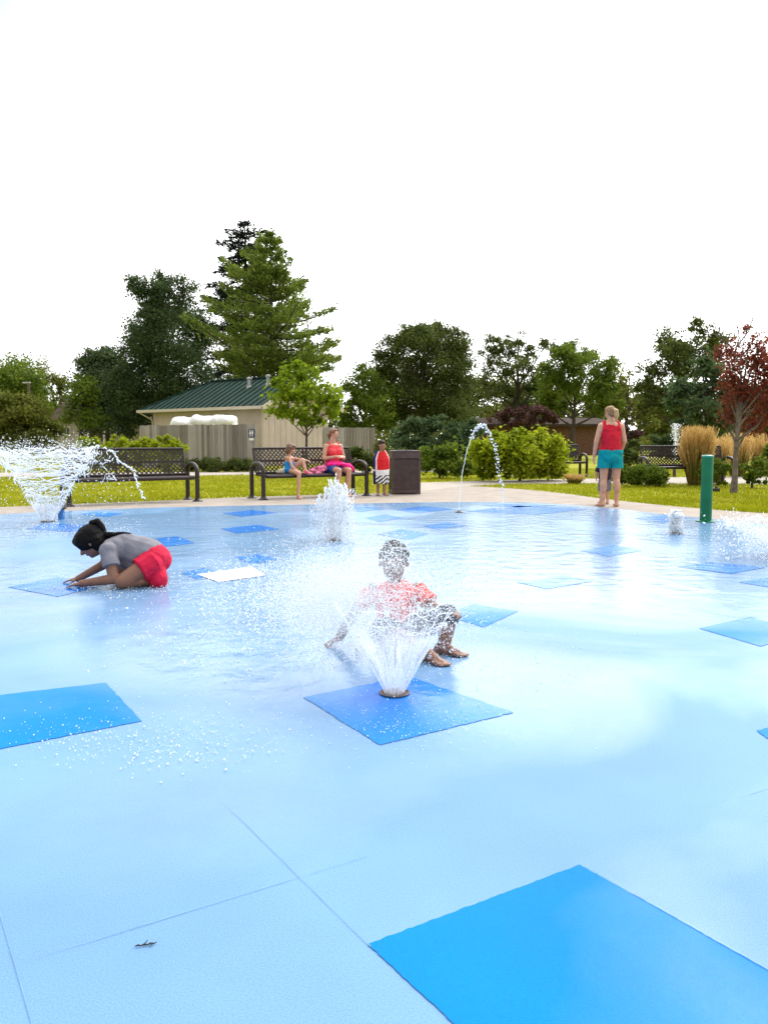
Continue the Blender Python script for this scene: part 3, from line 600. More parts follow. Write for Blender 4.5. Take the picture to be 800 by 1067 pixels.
# ------------------------------------------------------------------ buildings and fences
M_roof = mat('green_metal_roof', (0.010, 0.036, 0.026), 0.65, spec=0.2, var=0.1, scale=1.5)
M_beige = mat('beige_siding', (0.50, 0.42, 0.36), 0.85, spec=.15, var=0.04, scale=2)
M_trim = mat('cream_trim', (0.5, 0.44, 0.36), 0.6, var=0.04)
M_grey = mat('galvanised_grey', (0.3, 0.31, 0.31), 0.4, metal=.6, var=.1)
def park_building():
    P0 = at(274.5, HZ, 36); Lc = at(160, HZ, 41.0)
    u = Vector((Lc.x - P0.x, Lc.y - P0.y, 0)); L_ = u.length; u.normalize()       # along the front, to the left
    v = Vector((-u.y, u.x, 0))
    if v.y < 0: v = -v                                                             # away from the camera
    # depth so that the far end of the gable wall shows at px 342
    k = (342 - CX) / F; dep = (k * P0.y - P0.x) / (v.x - k * v.y)
    eave = (458 - 421) * 36 / F + 1.1; ov = 0.5
    ridge = 3.95
    root = empty('park_building', (P0.x, P0.y, 0), 0, 'small beige park building with green metal roof behind the fence', 'building')
    loc = lambda a, b, z: u * a + v * b + Vector((0, 0, z))
    MB().add([loc(0, 0, -.1), loc(L_, 0, -.1), loc(L_, dep, -.1), loc(0, dep, -.1), loc(0, 0, eave), loc(L_, 0, eave), loc(L_, dep, eave), loc(0, dep, eave), loc(0, dep / 2, ridge - .15), loc(L_ - dep / 2, dep / 2, ridge - .15)],
             [(0, 1, 5, 4), (1, 2, 6, 5), (2, 3, 7, 6), (3, 0, 4, 8, 7)]).build('wall', M_beige, root)
    r = MB(); e = eave - .02; sl = (ridge - eave) / (dep / 2 + 0)
    ez = eave - ov * sl * .35
    hipx = L_ - dep / 2
    A, B, C_, D_ = loc(-ov, -ov, ez), loc(L_ + ov, -ov, ez), loc(L_ + ov, dep + ov, ez), loc(-ov, dep + ov, ez); E_, F_ = loc(-ov, dep / 2, ridge), loc(hipx, dep / 2, ridge)
    th = Vector((0, 0, -.09))
    r.add([A, B, C_, D_, E_, F_, A + th, B + th, C_ + th, D_ + th, E_ + th, F_ + th], [(0, 1, 5, 4), (1, 2, 5), (2, 3, 4, 5), (7, 6, 10, 11), (8, 7, 11), (9, 8, 11, 10), (0, 6, 7, 1), (1, 7, 8, 2), (2, 8, 9, 3), (3, 9, 10, 4), (4, 10, 6, 0)])
    # standing seams
    for i in range(int((L_ + 2 * ov) / .42) + 1):
        a = -ov + .02 + i * .42
        f_ = 1 if a <= hipx else max(0, (L_ + ov - a) / (L_ + ov - hipx))
        p, q = loc(a, -ov, ez + .02), loc(a, -ov + (dep / 2 + ov) * f_, ez + (ridge - ez) * f_ + .02)
        if (q - p).length > .1: r.bar(p, q, .035, .06)
    r.bar(loc(-ov, dep / 2, ridge + .03), loc(hipx, dep / 2, ridge + .03), .25, .05); r.bar(B + Vector((0, 0, .03)), F_ + Vector((0, 0, .03)), .16, .05)
    ro = r.build('roof', M_roof, root)
    t = MB(); t.bar(loc(-ov, -ov - .05, ez - .06), loc(L_ + ov, -ov - .05, ez - .06), .11, .13); t.bar(loc(L_ + ov + .05, -ov, ez - .06), loc(L_ + ov + .05, dep + ov, ez - .06), .11, .13)
    t.build('gutter', M_trim, root)
    t = MB(); t.bar(A + u * -.03 + Vector((0, 0, -.1)), E_ + u * -.03 + Vector((0, 0, -.1)), .04, .2); t.bar(E_ + u * -.03 + Vector((0, 0, -.1)), D_ + u * -.03 + Vector((0, 0, -.1)), .04, .2)
    t.build('gable_trim', M_trim, root)
    t = MB(); t.tube([loc(L_ + ov - .1, -ov - .04, ez - .1), loc(L_ + .02, -.05, ez - .45), loc(L_ - .06, -.06, eave - .9), loc(L_ - .06, -.06, 0)], .04, 8); t.build('downspout', M_trim, root, True)
    t = MB(); t.bar(loc(.03, -.012, 0), loc(.03, -.012, eave - .1), .1, .03, upv=u); t.build('corner_trim', M_trim, root)
    # vertical board grooves on the gable wall
    t = MB()
    for i in range(1, 12): t.bar(loc(-.002, dep * i / 12, 0), loc(-.002, dep * i / 12, eave), .02, .008, upv=v)
    t.build('batten', M_beige, root)
    for px, b_ in ((261, .30), (280.5, .33)):
        kx = (px - CX) / F; bb = b_ * dep; a = ((kx * (P0.y + v.y * bb)) - P0.x - v.x * bb) / (u.x - kx * u.y)
        z0 = ez + (ridge - ez) * (bb + ov) / (dep / 2 + ov)
        c = loc(a, bb, 0)
        t = MB(); t.lathe([(.15, z0 - .3), (.14, z0 + .02), (.085, z0 + .06), (.085, z0 + .34), (.13, z0 + .35), (.13, z0 + .42), (.04, z0 + .46)], c, 14)
        t.build('roof_vent', M_grey, ro, True)
park_building()
def fence_mat():
    m, t, p = new_mat('weathered_wood'); nd = t.nodes.new; lk = t.links.new
    g_ = nd('ShaderNodeNewGeometry'); tc = nd('ShaderNodeTexCoord'); mp = nd('ShaderNodeMapping'); mp.inputs['Scale'].default_value = (22, 22, 1.6); lk(tc.outputs['Object'], mp.inputs[0])
    n = nd('ShaderNodeTexNoise'); n.inputs['Scale'].default_value = 1; n.inputs['Detail'].default_value = 5; lk(mp.outputs[0], n.inputs[0])
    a = nd('ShaderNodeMath'); a.operation = 'MULTIPLY_ADD'; a.inputs[1].default_value = .55; lk(g_.outputs['Random Per Island'], a.inputs[0])
    b = nd('ShaderNodeMath'); b.operation = 'MULTIPLY'; b.inputs[1].default_value = .5; lk(n.outputs[0], b.inputs[0]); lk(b.outputs[0], a.inputs[2])
    r = nd('ShaderNodeValToRGB'); r.color_ramp.elements[0].position = .15; r.color_ramp.elements[0].color = (.125, .105, .09, 1); r.color_ramp.elements[1].position = .85; r.color_ramp.elements[1].color = (.36, .33, .31, 1)
    lk(a.outputs[0], r.inputs[0]); lk(r.outputs[0], p.inputs['Base Color']); p.inputs['Roughness'].default_value = .85; p.inputs['Specular IOR Level'].default_value = .15
    return m
M_fence = fence_mat()
def board_fence(label, pA, pB, h, name='wooden_fence'):
    a, b = Vector((*pA, 0)), Vector((*pB, 0)); d = (b - a); n = int(d.length / .145); d.normalize()
    root = empty(name, a, 0, label, 'fence')
    m = MB()
    for i in range(n):
        c = d * ((i + .5) * .145); hh = h + random.uniform(-.02, .02)
        m.box(c + Vector((0, random.uniform(-.006, .006), hh / 2)), (.126, .022, hh), Matrix.Rotation(math.atan2(d.y, d.x), 3, 'Z'))
    m.build('boards', M_fence, root)
    r = MB()
    for z in (.35, h - .3): r.bar(Vector((0, .04, z)), d * n * .145 + Vector((0, .04, z)), .04, .09)
    r.build('rail', M_fence, root)
    for i in range(0, n + 1, max(1, n // 4)):
        MB().box(d * min(i * .145, n * .145 - .05) + Vector((0, .09, h / 2 - .05)), (.09, .09, h - .1)).build('post', M_fence, root)
    return root
f1, f2 = at(146, HZ, 33.5), at(267, HZ, 30)
fence = board_fence('weathered grey board fence with a restroom sign, left of the young maple', (f1.x, f1.y), (f2.x, f2.y), 1.66)
f3, f4 = at(337, HZ, 35), at(392, HZ, 36.5)
board_fence('shorter weathered board fence behind the bench woman, right of the building', (f3.x, f3.y), (f4.x, f4.y), 1.62)
# restroom sign: two white figures on a dark blue plate, a white strip under it
sg = at(262, 453, 30.06); fd = (f2 - f1).normalized(); rz = math.atan2(fd.y, fd.x)
root = empty('restroom_sign', (sg.x, sg.y, sg.z), rz, 'dark blue restroom sign with white figures on the fence end', 'sign')
S_ = 30 / F
MB().box((0, 0, .06), (8.2 * S_, .012, 8.6 * S_)).build('plate', mat('sign_blue', (0.02, 0.035, 0.09), .5), root, bevel=.004)
m = MB(); Mw = mat('sign_white', (.8, .8, .8), .5, var=.02)
def person_mark(x, skirt):
    m.lathe([(.0, -.006), (.023, -.006), (.023, 0), (.0, 0)], (0, 0, 0), 10) if 0 else None
    m.add([(x + .024 * math.cos(a), -.0085, .155 + .024 * math.sin(a)) for a in np.linspace(0, 2 * math.pi, 11)[:-1]], [tuple(range(10))])
    w0, w1 = (.018, .05) if skirt else (.038, .03)
    m.add([(x - w0, -.0085, .125), (x + w0, -.0085, .125), (x + w1, -.0085, .03), (x - w1, -.0085, .03)], [(0, 1, 2, 3)])
    for s_ in (-1, 1): m.add([(x + s_ * .006, -.0085, .029), (x + s_ * .024, -.0085, .029), (x + s_ * .022, -.0085, -.06), (x + s_ * .006, -.0085, -.06)], [(0, 1, 2, 3)])
person_mark(-.055, True); person_mark(.055, False); m.build('pictogram', Mw, root)
MB().box((0, 0, -.16), (6.2 * S_, .01, 2.4 * S_)).build('caption_strip', Mw, root, bevel=.003)
# white wrapped heap behind the fence
def lumps(name, cs, m, label, cat):
    bm = bmesh.new()
    for (c, r) in cs:
        bmesh.ops.create_icosphere(bm, subdivisions=3, radius=1, matrix=Matrix.Translation(c) @ Matrix.Diagonal((*r, 1)))
    me = bpy.data.meshes.new(name); bm.to_mesh(me); bm.free()
    o = link_mesh(name, me, m, None, True)
    md = o.modifiers.new('remesh', 'REMESH'); md.mode = 'VOXEL'; md.voxel_size = .06; md.use_smooth_shade = True
    dg = bpy.context.evaluated_depsgraph_get(); me2 = bpy.data.meshes.new_from_object(o.evaluated_get(dg)); o.modifiers.clear(); o.data = me2
    for v in me2.vertices:
        v.co += v.normal * (.04 * noise.noise(v.co * 2.2) + .025 * noise.noise(v.co * 8))
    return tag(o, label, cat)
hp = []
def soft_box(c, sz): hp.append((c, sz))
for x0, x1, y0 in [(178, 203, 435.2), (199, 224, 432.8), (220, 247, 432.4)]:
    a_, b_ = at(x0, y0, 35), at(x1, y0, 35); r_ = .26; n_ = 7
    for q in range(n_): hp.append((Vector((a_.x + r_ + (b_.x - a_.x - 2 * r_) * q / (n_ - 1), 35 + random.uniform(-.05, .05), a_.z - r_ + random.uniform(-.03, .03))), (r_, .55, r_)))
    hp.append((Vector(((a_.x + b_.x) / 2, 35, a_.z / 2 - .1)), ((b_.x - a_.x) * .5, .5, a_.z / 2)))
    for q in range(n_): hp.append((Vector((a_.x + .16 + (b_.x - a_.x - .32) * q / (n_ - 1), 35, 1.45)), (.24, .5, .42)))
lumps('tarp_covered_heap', hp, mat('white_tarp', (.74, .74, .73), .55, var=.05, scale=3), 'heap under a lumpy white cover showing above the fence', 'heap')
# house at the far left
M_house = mat('house_siding', (0.38, 0.34, 0.27), .8, var=.05); M_shing = mat('shingles', (0.06, 0.042, 0.035), .95, spec=.1, var=.15, scale=9)
M_dark = mat('dark_glass', (0.02, 0.022, 0.025), .15); M_brickd = mat('dark_brick', (0.10, 0.055, 0.04), .85, var=.25, scale=14)
def house():
    Y = 58; a, b = at(58, HZ, Y), at(150, HZ, Y); s = Y / F; W = b.x - a.x
    root = empty('house', (a.x, Y, 0), 0, 'pale far house with dark brick porch behind the left trees', 'house')
    z = lambda py: (458 - py) * s + 1.1
    x = lambda px: (px - 58) * s
    MB().add([(0, 0, -.2), (W, 0, -.2), (W, 7, -.2), (0, 7, -.2), (0, 0, z(436)), (W, 0, z(436)), (W, 7, z(436)), (0, 7, z(436)), (0, 3.5, z(414)), (W, 3.5, z(414))], [(0, 1, 5, 4), (1, 2, 6, 9, 5), (2, 3, 7, 6), (3, 0, 4, 8, 7)]).build('wall', M_house, root)
    r = MB(); o_ = .4
    r.add([(-o_, -o_, z(437)), (W + o_, -o_, z(437)), (W + o_, 3.5, z(412)), (-o_, 3.5, z(412)), (W + o_, 7 + o_, z(437)), (-o_, 7 + o_, z(437))] , [(0, 1, 2, 3), (3, 2, 4, 5)])
    ro = r.build('roof', M_shing, root); md = ro.modifiers.new('thick', 'SOLIDIFY'); md.thickness = .15
    MB().box((x(103.5), -.06, z(449)), (18 * s, .1, 20 * s)).build('brick_panel', M_brickd, root)
    d = MB().box((x(103), -.14, z(449.5)), (6 * s, .06, 18 * s)).build('door', mat('door_brown', (0.06, 0.04, 0.03), .5), root)
    for px, wd in ((88, 9), (126, 9), (70, 8)):
        f_ = MB(); f_.box((x(px), -.05, z(449)), (wd * s, .08, 9 * s)); fo = f_.build('window', Mw, root)
        p_ = MB()
        for sx in (-1, 1): p_.box((x(px) + sx * wd * s * .23, -.1, z(449)), (wd * s * .38, .02, 7.4 * s))
        p_.build('pane', M_dark, fo)
    for px in (95, 111): MB().box((x(px), -.5, z(452)), (1.8 * s, .14, 26 * s)).build('porch_post', Mw, root, bevel=.02)
house()
def brick_house():
    Y = 60; s = Y / F; a = at(498, HZ, Y); W = 132 * s; root = empty('brick_building', (a.x, Y, 0), 0, 'brown brick building half hidden behind the shrubs on the right', 'building')
    z = lambda py: (458 - py) * s + 1.1
    MB().add([(0, 0, -.2), (W, 0, -.2), (W, 8, -.2), (0, 8, -.2), (0, 0, z(441)), (W, 0, z(441)), (W, 8, z(441)), (0, 8, z(441)), (0, 4, z(435)), (W, 4, z(435))], [(0, 1, 5, 4), (1, 2, 6, 9, 5), (2, 3, 7, 6), (3, 0, 4, 8, 7)]).build('wall', mat('brown_brick', (0.15, 0.08, 0.055), .95, spec=.1, var=.12, scale=7), root)
    o_ = .5; ro = MB().add([(-o_, -o_, z(442)), (W + o_, -o_, z(442)), (W + o_, 4, z(434)), (-o_, 4, z(434)), (W + o_, 8 + o_, z(442)), (-o_, 8 + o_, z(442))], [(0, 1, 2, 3), (3, 2, 4, 5)]).build('roof', M_shing, root)
    md = ro.modifiers.new('thick', 'SOLIDIFY'); md.thickness = .18
    for px in ():
        fo = MB().box(((px - 498) * s, -.05, z(452)), (9 * s, .08, 9 * s)).build('window', Mw, root); MB().box(((px - 498) * s, -.1, z(452)), (7.6 * s, .03, 7.6 * s)).build('pane', M_dark, fo)
brick_house()
# lamp post far left
c = at(32, HZ, 52); lp = empty('street_lamp', (c.x, 52, 0), 0, 'thin brown lamp post rising among the far left trees', 'street lamp')
MB().tube([(0, 0, -.1), (0, 0, (458 - 400) * 52 / F + 1.1)], [.1, .07], 8).build('pole', mat('lamp_brown', (.12, .07, .05), .5), lp, True)
MB().box((-.12, 0, (458 - 400) * 52 / F + 1.13), (.5, .2, .09)).build('lamp_head', mat('lamp_head_grey', (.35, .33, .3), .4), lp, bevel=.03)
# ------------------------------------------------------------------ street furniture
M_bench = mat('bench_brown_steel', (0.030, 0.021, 0.018), 0.42, metal=.1, spec=.35, var=.15, scale=20)
BL = 2.2
def lattice(mb, o, ux, uy, W, H, step, wd, th):
    """diamond strap lattice in the rectangle o + ux*[0,W] + uy*[0,H]"""
    nrm = ux.cross(uy)
    k = int((W + H) / step)
    for sgn in (0, 1):
        for i in range(1, k):
            c = i * step
            x0, y0 = (c, 0) if c <= W else (W, c - W)
            x1, y1 = (c - H, H) if c - H >= 0 else (0, c)
            if sgn: x0, x1 = W - x0, W - x1
            a, b = o + ux * x0 + uy * y0, o + ux * x1 + uy * y1
            if (a - b).length > .02: mb.bar(a + nrm * (.002 * sgn), b + nrm * (.002 * sgn), wd, th, upv=nrm)
def make_bench(label):
    """length along x, sitter faces -y; feet at y = -.28 (front) and y = .26 (rear)"""
    root = empty('park_bench', (0, 0, 0), 0, label, 'bench', 'brown steel park benches')
    x0, x1 = -BL / 2 + .06, BL / 2 - .06; W = x1 - x0
    bo, bt = Vector((x0, .19, .48)), Vector((x0, .33, .94)); uy = (bt - bo); Hb = uy.length; uy.normalize()
    m = MB(); X = Vector((1, 0, 0))
    lattice(m, bo, X, uy, W, Hb, .082, .023, .006)
    m.build('backrest', M_bench, root)
    m = MB()
    for f_ in (0, 1): m.tube([bo + uy * Hb * f_, bo + X * W + uy * Hb * f_], .022, 8)
    for f_ in (0, .5, 1): m.tube([bo + X * W * f_, bo + X * W * f_ + uy * Hb], .02, 8)
    m.bar(bo + uy * Hb * .48, bo + X * W + uy * Hb * .48, .012, .03)
    m.build('back_frame', M_bench, root, True)
    m = MB(); so = Vector((x0, -.28, .445)); lattice(m, so, X, Vector((0, 1, 0)), W, .47, .06, .03, .006); m.build('seat', M_bench, root)
    m = MB(); m.tube([(x0, -.29, .425), (x1, -.29, .425)], .035, 10); m.tube([(x0, .19, .445), (x1, .19, .445)], .02, 8)
    for f_ in (0, .5, 1): m.tube([(x0 + W * f_, -.28, .43), (x0 + W * f_, .19, .445)], .02, 8)
    m.build('seat_frame', M_bench, root, True)
    for sx in (-1, 1):
        x = sx * BL / 2; pts = [(x, .26, .02), (x, .26, .50)]
        for a in np.linspace(0, math.pi, 13): pts.append((x, -.01 + .27 * math.cos(a), .52 + .15 * math.sin(a)))
        pts += [(x, -.28, .50), (x, -.28, .02)]
        m = MB().tube(pts, .04, 10); arm = m.build('arm_leg_loop', M_bench, root, True)
        for y in (.26, -.28): MB().lathe([(.095, -.006), (.095, .012), (.06, .03), (.045, .06)], (x, y, 0), 16).build('foot_flange', M_bench, arm, True)
    return root
u_b = (G(385, 516) - G(274.5, 520.5)); RZB = math.atan2(u_b.y, u_b.x)
def bench_place(o, front_px, side, rz=None):
    """put the front foot on the given side (-1 left, +1 right) at a pixel of the ground"""
    rz = RZB if rz is None else rz
    p = G(*front_px); off = Matrix.Rotation(rz, 3, 'Z') @ Vector((side * BL / 2, -.28, 0)); o.location = (p.x - off.x, p.y - off.y, -.006); o.rotation_euler = (0, 0, rz)
bench = make_bench('brown steel bench with the woman and girl sitting on it'); bench_place(bench, (274.5, 520.5), -1)
b2 = copy_tree(bench); b2['label'] = 'empty brown steel bench at left behind the cone of spray'; bench_place(b2, (206, 522), 1)
b3 = copy_tree(bench); b3['label'] = 'far brown bench behind the straw grass and green post'; bench_place(b3, (764, 505), 1, R(6))
b4 = copy_tree(bench); b4['label'] = 'far bench mostly hidden behind the bright yellow green shrub'; bench_place(b4, (611, 496.5), 1, R(8))
# trash bin
def trash_bin():
    c = G(421.5, 514.8); s = c.y / F; Wd = 28 * s; D = Wd * .95; H = .86
    root = empty('trash_bin', (c.x, c.y + D / 2, -.006), R(8), 'square dark brown perforated steel trash bin beside the boy in a towel', 'trash bin')
    Mb = mat('bin_brown', (0.075, 0.045, 0.042), .45, metal=.1, var=.15)
    m = MB(); m.box((0, 0, H / 2), (Wd - .03, D - .03, H - .08)); m.build('liner', mat('bin_liner', (0.012, 0.01, 0.01), .7), root)
    for k in range(4):
        a = k * math.pi / 2; M_ = Matrix.Rotation(a, 3, 'Z'); w_ = Wd if k % 2 == 0 else D; dd = (D if k % 2 == 0 else Wd) / 2
        m = MB(); lattice(m, M_ @ Vector((-w_ / 2 + .03, -dd, .07)), M_ @ Vector((1, 0, 0)), Vector((0, 0, 1)), w_ - .06, H - .22, .05, .017, .004)
        m.build('perforated_panel', Mb, root)
    for sx in (-1, 1):
        for sy in (-1, 1): MB().box((sx * (Wd / 2 - .005), sy * (D / 2 - .005), H / 2), (.045, .045, H)).build('corner_post', Mb, root, bevel=.006)
    for z, h_ in ((.05, .06), (H - .07, .13)):
        m = MB()
        for sy in (-1, 1): m.box((0, sy * (D / 2), z), (Wd - .05, .03, h_)); m.box((sy * Wd / 2, 0, z), (.03, D - .05, h_))
        m.build('band', Mb, root, bevel=.005)
    m = MB(); m.box((0, 0, H + .012), (Wd + .04, D + .04, .03)); m.build('lid', Mb, root, bevel=.008)
    MB().lathe([(.17, 0), (.17, .008), (.14, .012)], (0, 0, H + .027), 24).build('dark_opening_disc', mat('bin_hole_black', (.006, .006, .006), .8), root)  # solid black disc on the closed lid paints the dark of a hole
trash_bin()
# green post
c = G(735, 543.5); post = empty('green_post', c, 0, 'round green painted post standing at the right pad edge', 'post')
M_post = mat('green_paint', (0.0, 0.135, 0.055), .45, spec=.3, var=.08, scale=5)
MB().lathe([(.077, -.02), (.077, .0), (.074, .85), (.072, .865)], n=28).build('pipe', M_post, post, True)
MB().lathe([(.075, .862), (.078, .868), (.078, .882), (.068, .892), (.02, .897)], n=28).build('cap', mat('green_cap', (0.01, 0.24, 0.15), .3), post, True)
MB().lathe([(.13, .0), (.13, .012), (.09, .02)], n=28).build('base_flange', M_post, post, True)
# capped stub behind the left spray
c = G(64, 541); stub = empty('capped_stub', c, 0, 'short blue stub post with a dark domed cap behind the left spray', 'post')
MB().lathe([(.045, 0), (.045, .14)], n=16).build('pipe', mat('stub_blue', (0.03, 0.16, 0.42), .35), stub, True)
MB().lathe([(.05, .135), (.075, .15), (.07, .2), (.05, .25), (.02, .28)], n=16).build('cap', mat('stub_cap', (0.03, .025, .025), .45), stub, True)
# small dark box on the right lawn by the post
c = G(745, 512); MBx = MB(); MBx.box((0, 0, .04), (.16, .12, .1)); MBx.lathe([(.03, .085), (.03, .12), (.015, .135)], (.02, 0, 0), 10)
vb = MBx.build('valve_box', mat('valve_black', (.02, .02, .02), .6), bevel=.01); vb.location = (c.x, c.y, -.016); tag(vb, 'tiny dark valve box on the lawn beside the green post', 'valve box')

# ------------------------------------------------------------------ water
def water_mat(name, a=0.55, tr=0.0):
    m, t, p = new_mat(name)
    p.inputs['Base Color'].default_value = (.93, .95, .97, 1); p.inputs['Roughness'].default_value = .07; p.inputs['IOR'].default_value = 1.33
    p.inputs['Transmission Weight'].default_value = a; p.inputs['Specular IOR Level'].default_value = .6
    tl = t.nodes.new('ShaderNodeBsdfTranslucent'); tl.inputs[0].default_value = (.93, .95, .97, 1); ms = t.nodes.new('ShaderNodeMixShader'); ms.inputs[0].default_value = .5
    t.links.new(p.outputs[0], ms.inputs[1]); t.links.new(tl.outputs[0], ms.inputs[2]); t.links.new(ms.outputs[0], t.nodes['Material Output'].inputs[0])
    return m
M_water = water_mat('water_white', .15)
M_drop = water_mat('water_drop', .25)
M_foam = water_mat('water_foam', .05)
def sheet_mat():
    """thin torn sheet of water: streaks that run up the cone, clear between them"""
    m, t, p = new_mat('water_sheet'); nd = t.nodes.new; lk = t.links.new
    p.inputs['Base Color'].default_value = (.9, .93, .97, 1); p.inputs['Roughness'].default_value = .15; p.inputs['IOR'].default_value = 1.33
    uv = nd('ShaderNodeUVMap'); mp = nd('ShaderNodeMapping'); mp.inputs['Scale'].default_value = (46, 2.5, 1); lk(uv.outputs[0], mp.inputs[0])
    n = nd('ShaderNodeTexNoise'); n.inputs['Scale'].default_value = 1; n.inputs['Detail'].default_value = 5; n.inputs['Roughness'].default_value = .6; n.inputs['Distortion'].default_value = .8; lk(mp.outputs[0], n.inputs[0])
    r = nd('ShaderNodeMapRange'); r.inputs[1].default_value = .36; r.inputs[2].default_value = .66; r.inputs[3].default_value = .08; r.inputs[4].default_value = .5; lk(n.outputs[0], r.inputs[0])
    # the sheet thins out and tears apart towards its rim
    sx = nd('ShaderNodeSeparateXYZ'); lk(uv.outputs[0], sx.inputs[0])
    fd = nd('ShaderNodeMapRange'); fd.interpolation_type = 'SMOOTHSTEP'; fd.inputs[1].default_value = .55; fd.inputs[2].default_value = 1.0; fd.inputs[3].default_value = 1.0; fd.inputs[4].default_value = 0.0; lk(sx.outputs[1], fd.inputs[0])
    fm = nd('ShaderNodeMath'); fm.operation = 'MULTIPLY'; lk(r.outputs[0], fm.inputs[0]); lk(fd.outputs[0], fm.inputs[1])
    tr = nd('ShaderNodeBsdfTransparent'); tl = nd('ShaderNodeBsdfTranslucent'); tl.inputs[0].default_value = (.93, .95, .98, 1)
    m1 = nd('ShaderNodeMixShader'); m1.inputs[0].default_value = .5; lk(p.outputs[0], m1.inputs[1]); lk(tl.outputs[0], m1.inputs[2])
    m2 = nd('ShaderNodeMixShader'); lk(fm.outputs[0], m2.inputs[0]); lk(tr.outputs[0], m2.inputs[1]); lk(m1.outputs[0], m2.inputs[2])
    lk(m2.outputs[0], t.nodes['Material Output'].inputs[0]); return m
M_sheet = sheet_mat()
def cone_sheet(name, r0, r1, h, parent, k=1.35, nu=96, nv=26, wob=.03, z0=0.0):
    bm = bmesh.new(); uvl = bm.loops.layers.uv.new('UVMap'); rows = []
    for i in range(nv + 1):
        v = i / nv; row = []
        for j_ in range(nu):
            a = 2 * math.pi * j_ / nu; hh = z0 + h * v * (1 + .10 * v * noise.noise((math.cos(a) * 2.2, math.sin(a) * 2.2, 1)))
            rr = (r0 + (r1 - r0) * v ** k) * (1 + wob * 2 * v * noise.noise((math.cos(a) * 2, math.sin(a) * 2, v * 4)))
            row.append(bm.verts.new((rr * math.cos(a), rr * math.sin(a), hh)))
        rows.append(row)
    for i in range(nv):
        for j_ in range(nu):
            f = bm.faces.new((rows[i][j_], rows[i][(j_ + 1) % nu], rows[i + 1][(j_ + 1) % nu], rows[i + 1][j_])); f.smooth = True
            for l_, (uu, vv) in zip(f.loops, ((j_, i), (j_ + 1, i), (j_ + 1, i + 1), (j_, i + 1))): l_[uvl].uv = (uu / nu, vv / nv)
    me = bpy.data.meshes.new(name); bm.to_mesh(me); bm.free(); return link_mesh(name, me, M_sheet, parent)
M_noz = mat('nozzle_steel', (.10, .07, .06), .35, metal=.6, var=.2)
def nozzle(root, r=.07):
    MB().lathe([(r, .004), (r, .012), (r * .78, .018), (r * .7, .010), (r * .3, .010), (r * .25, .03), (r * .12, .032)], n=28).build('nozzle', M_noz, root, True)

def wavy(p, q, n, amp):
    o = []; ph = rng.random(3) * 20
    for i in range(n + 1):
        f_ = i / n; c = p + (q - p) * f_
        o.append(c + np.array([noise.noise((ph[0], f_ * 4, 0)), noise.noise((ph[1], f_ * 4, 1)), noise.noise((ph[2], f_ * 4, 2))]) * amp)
    return o
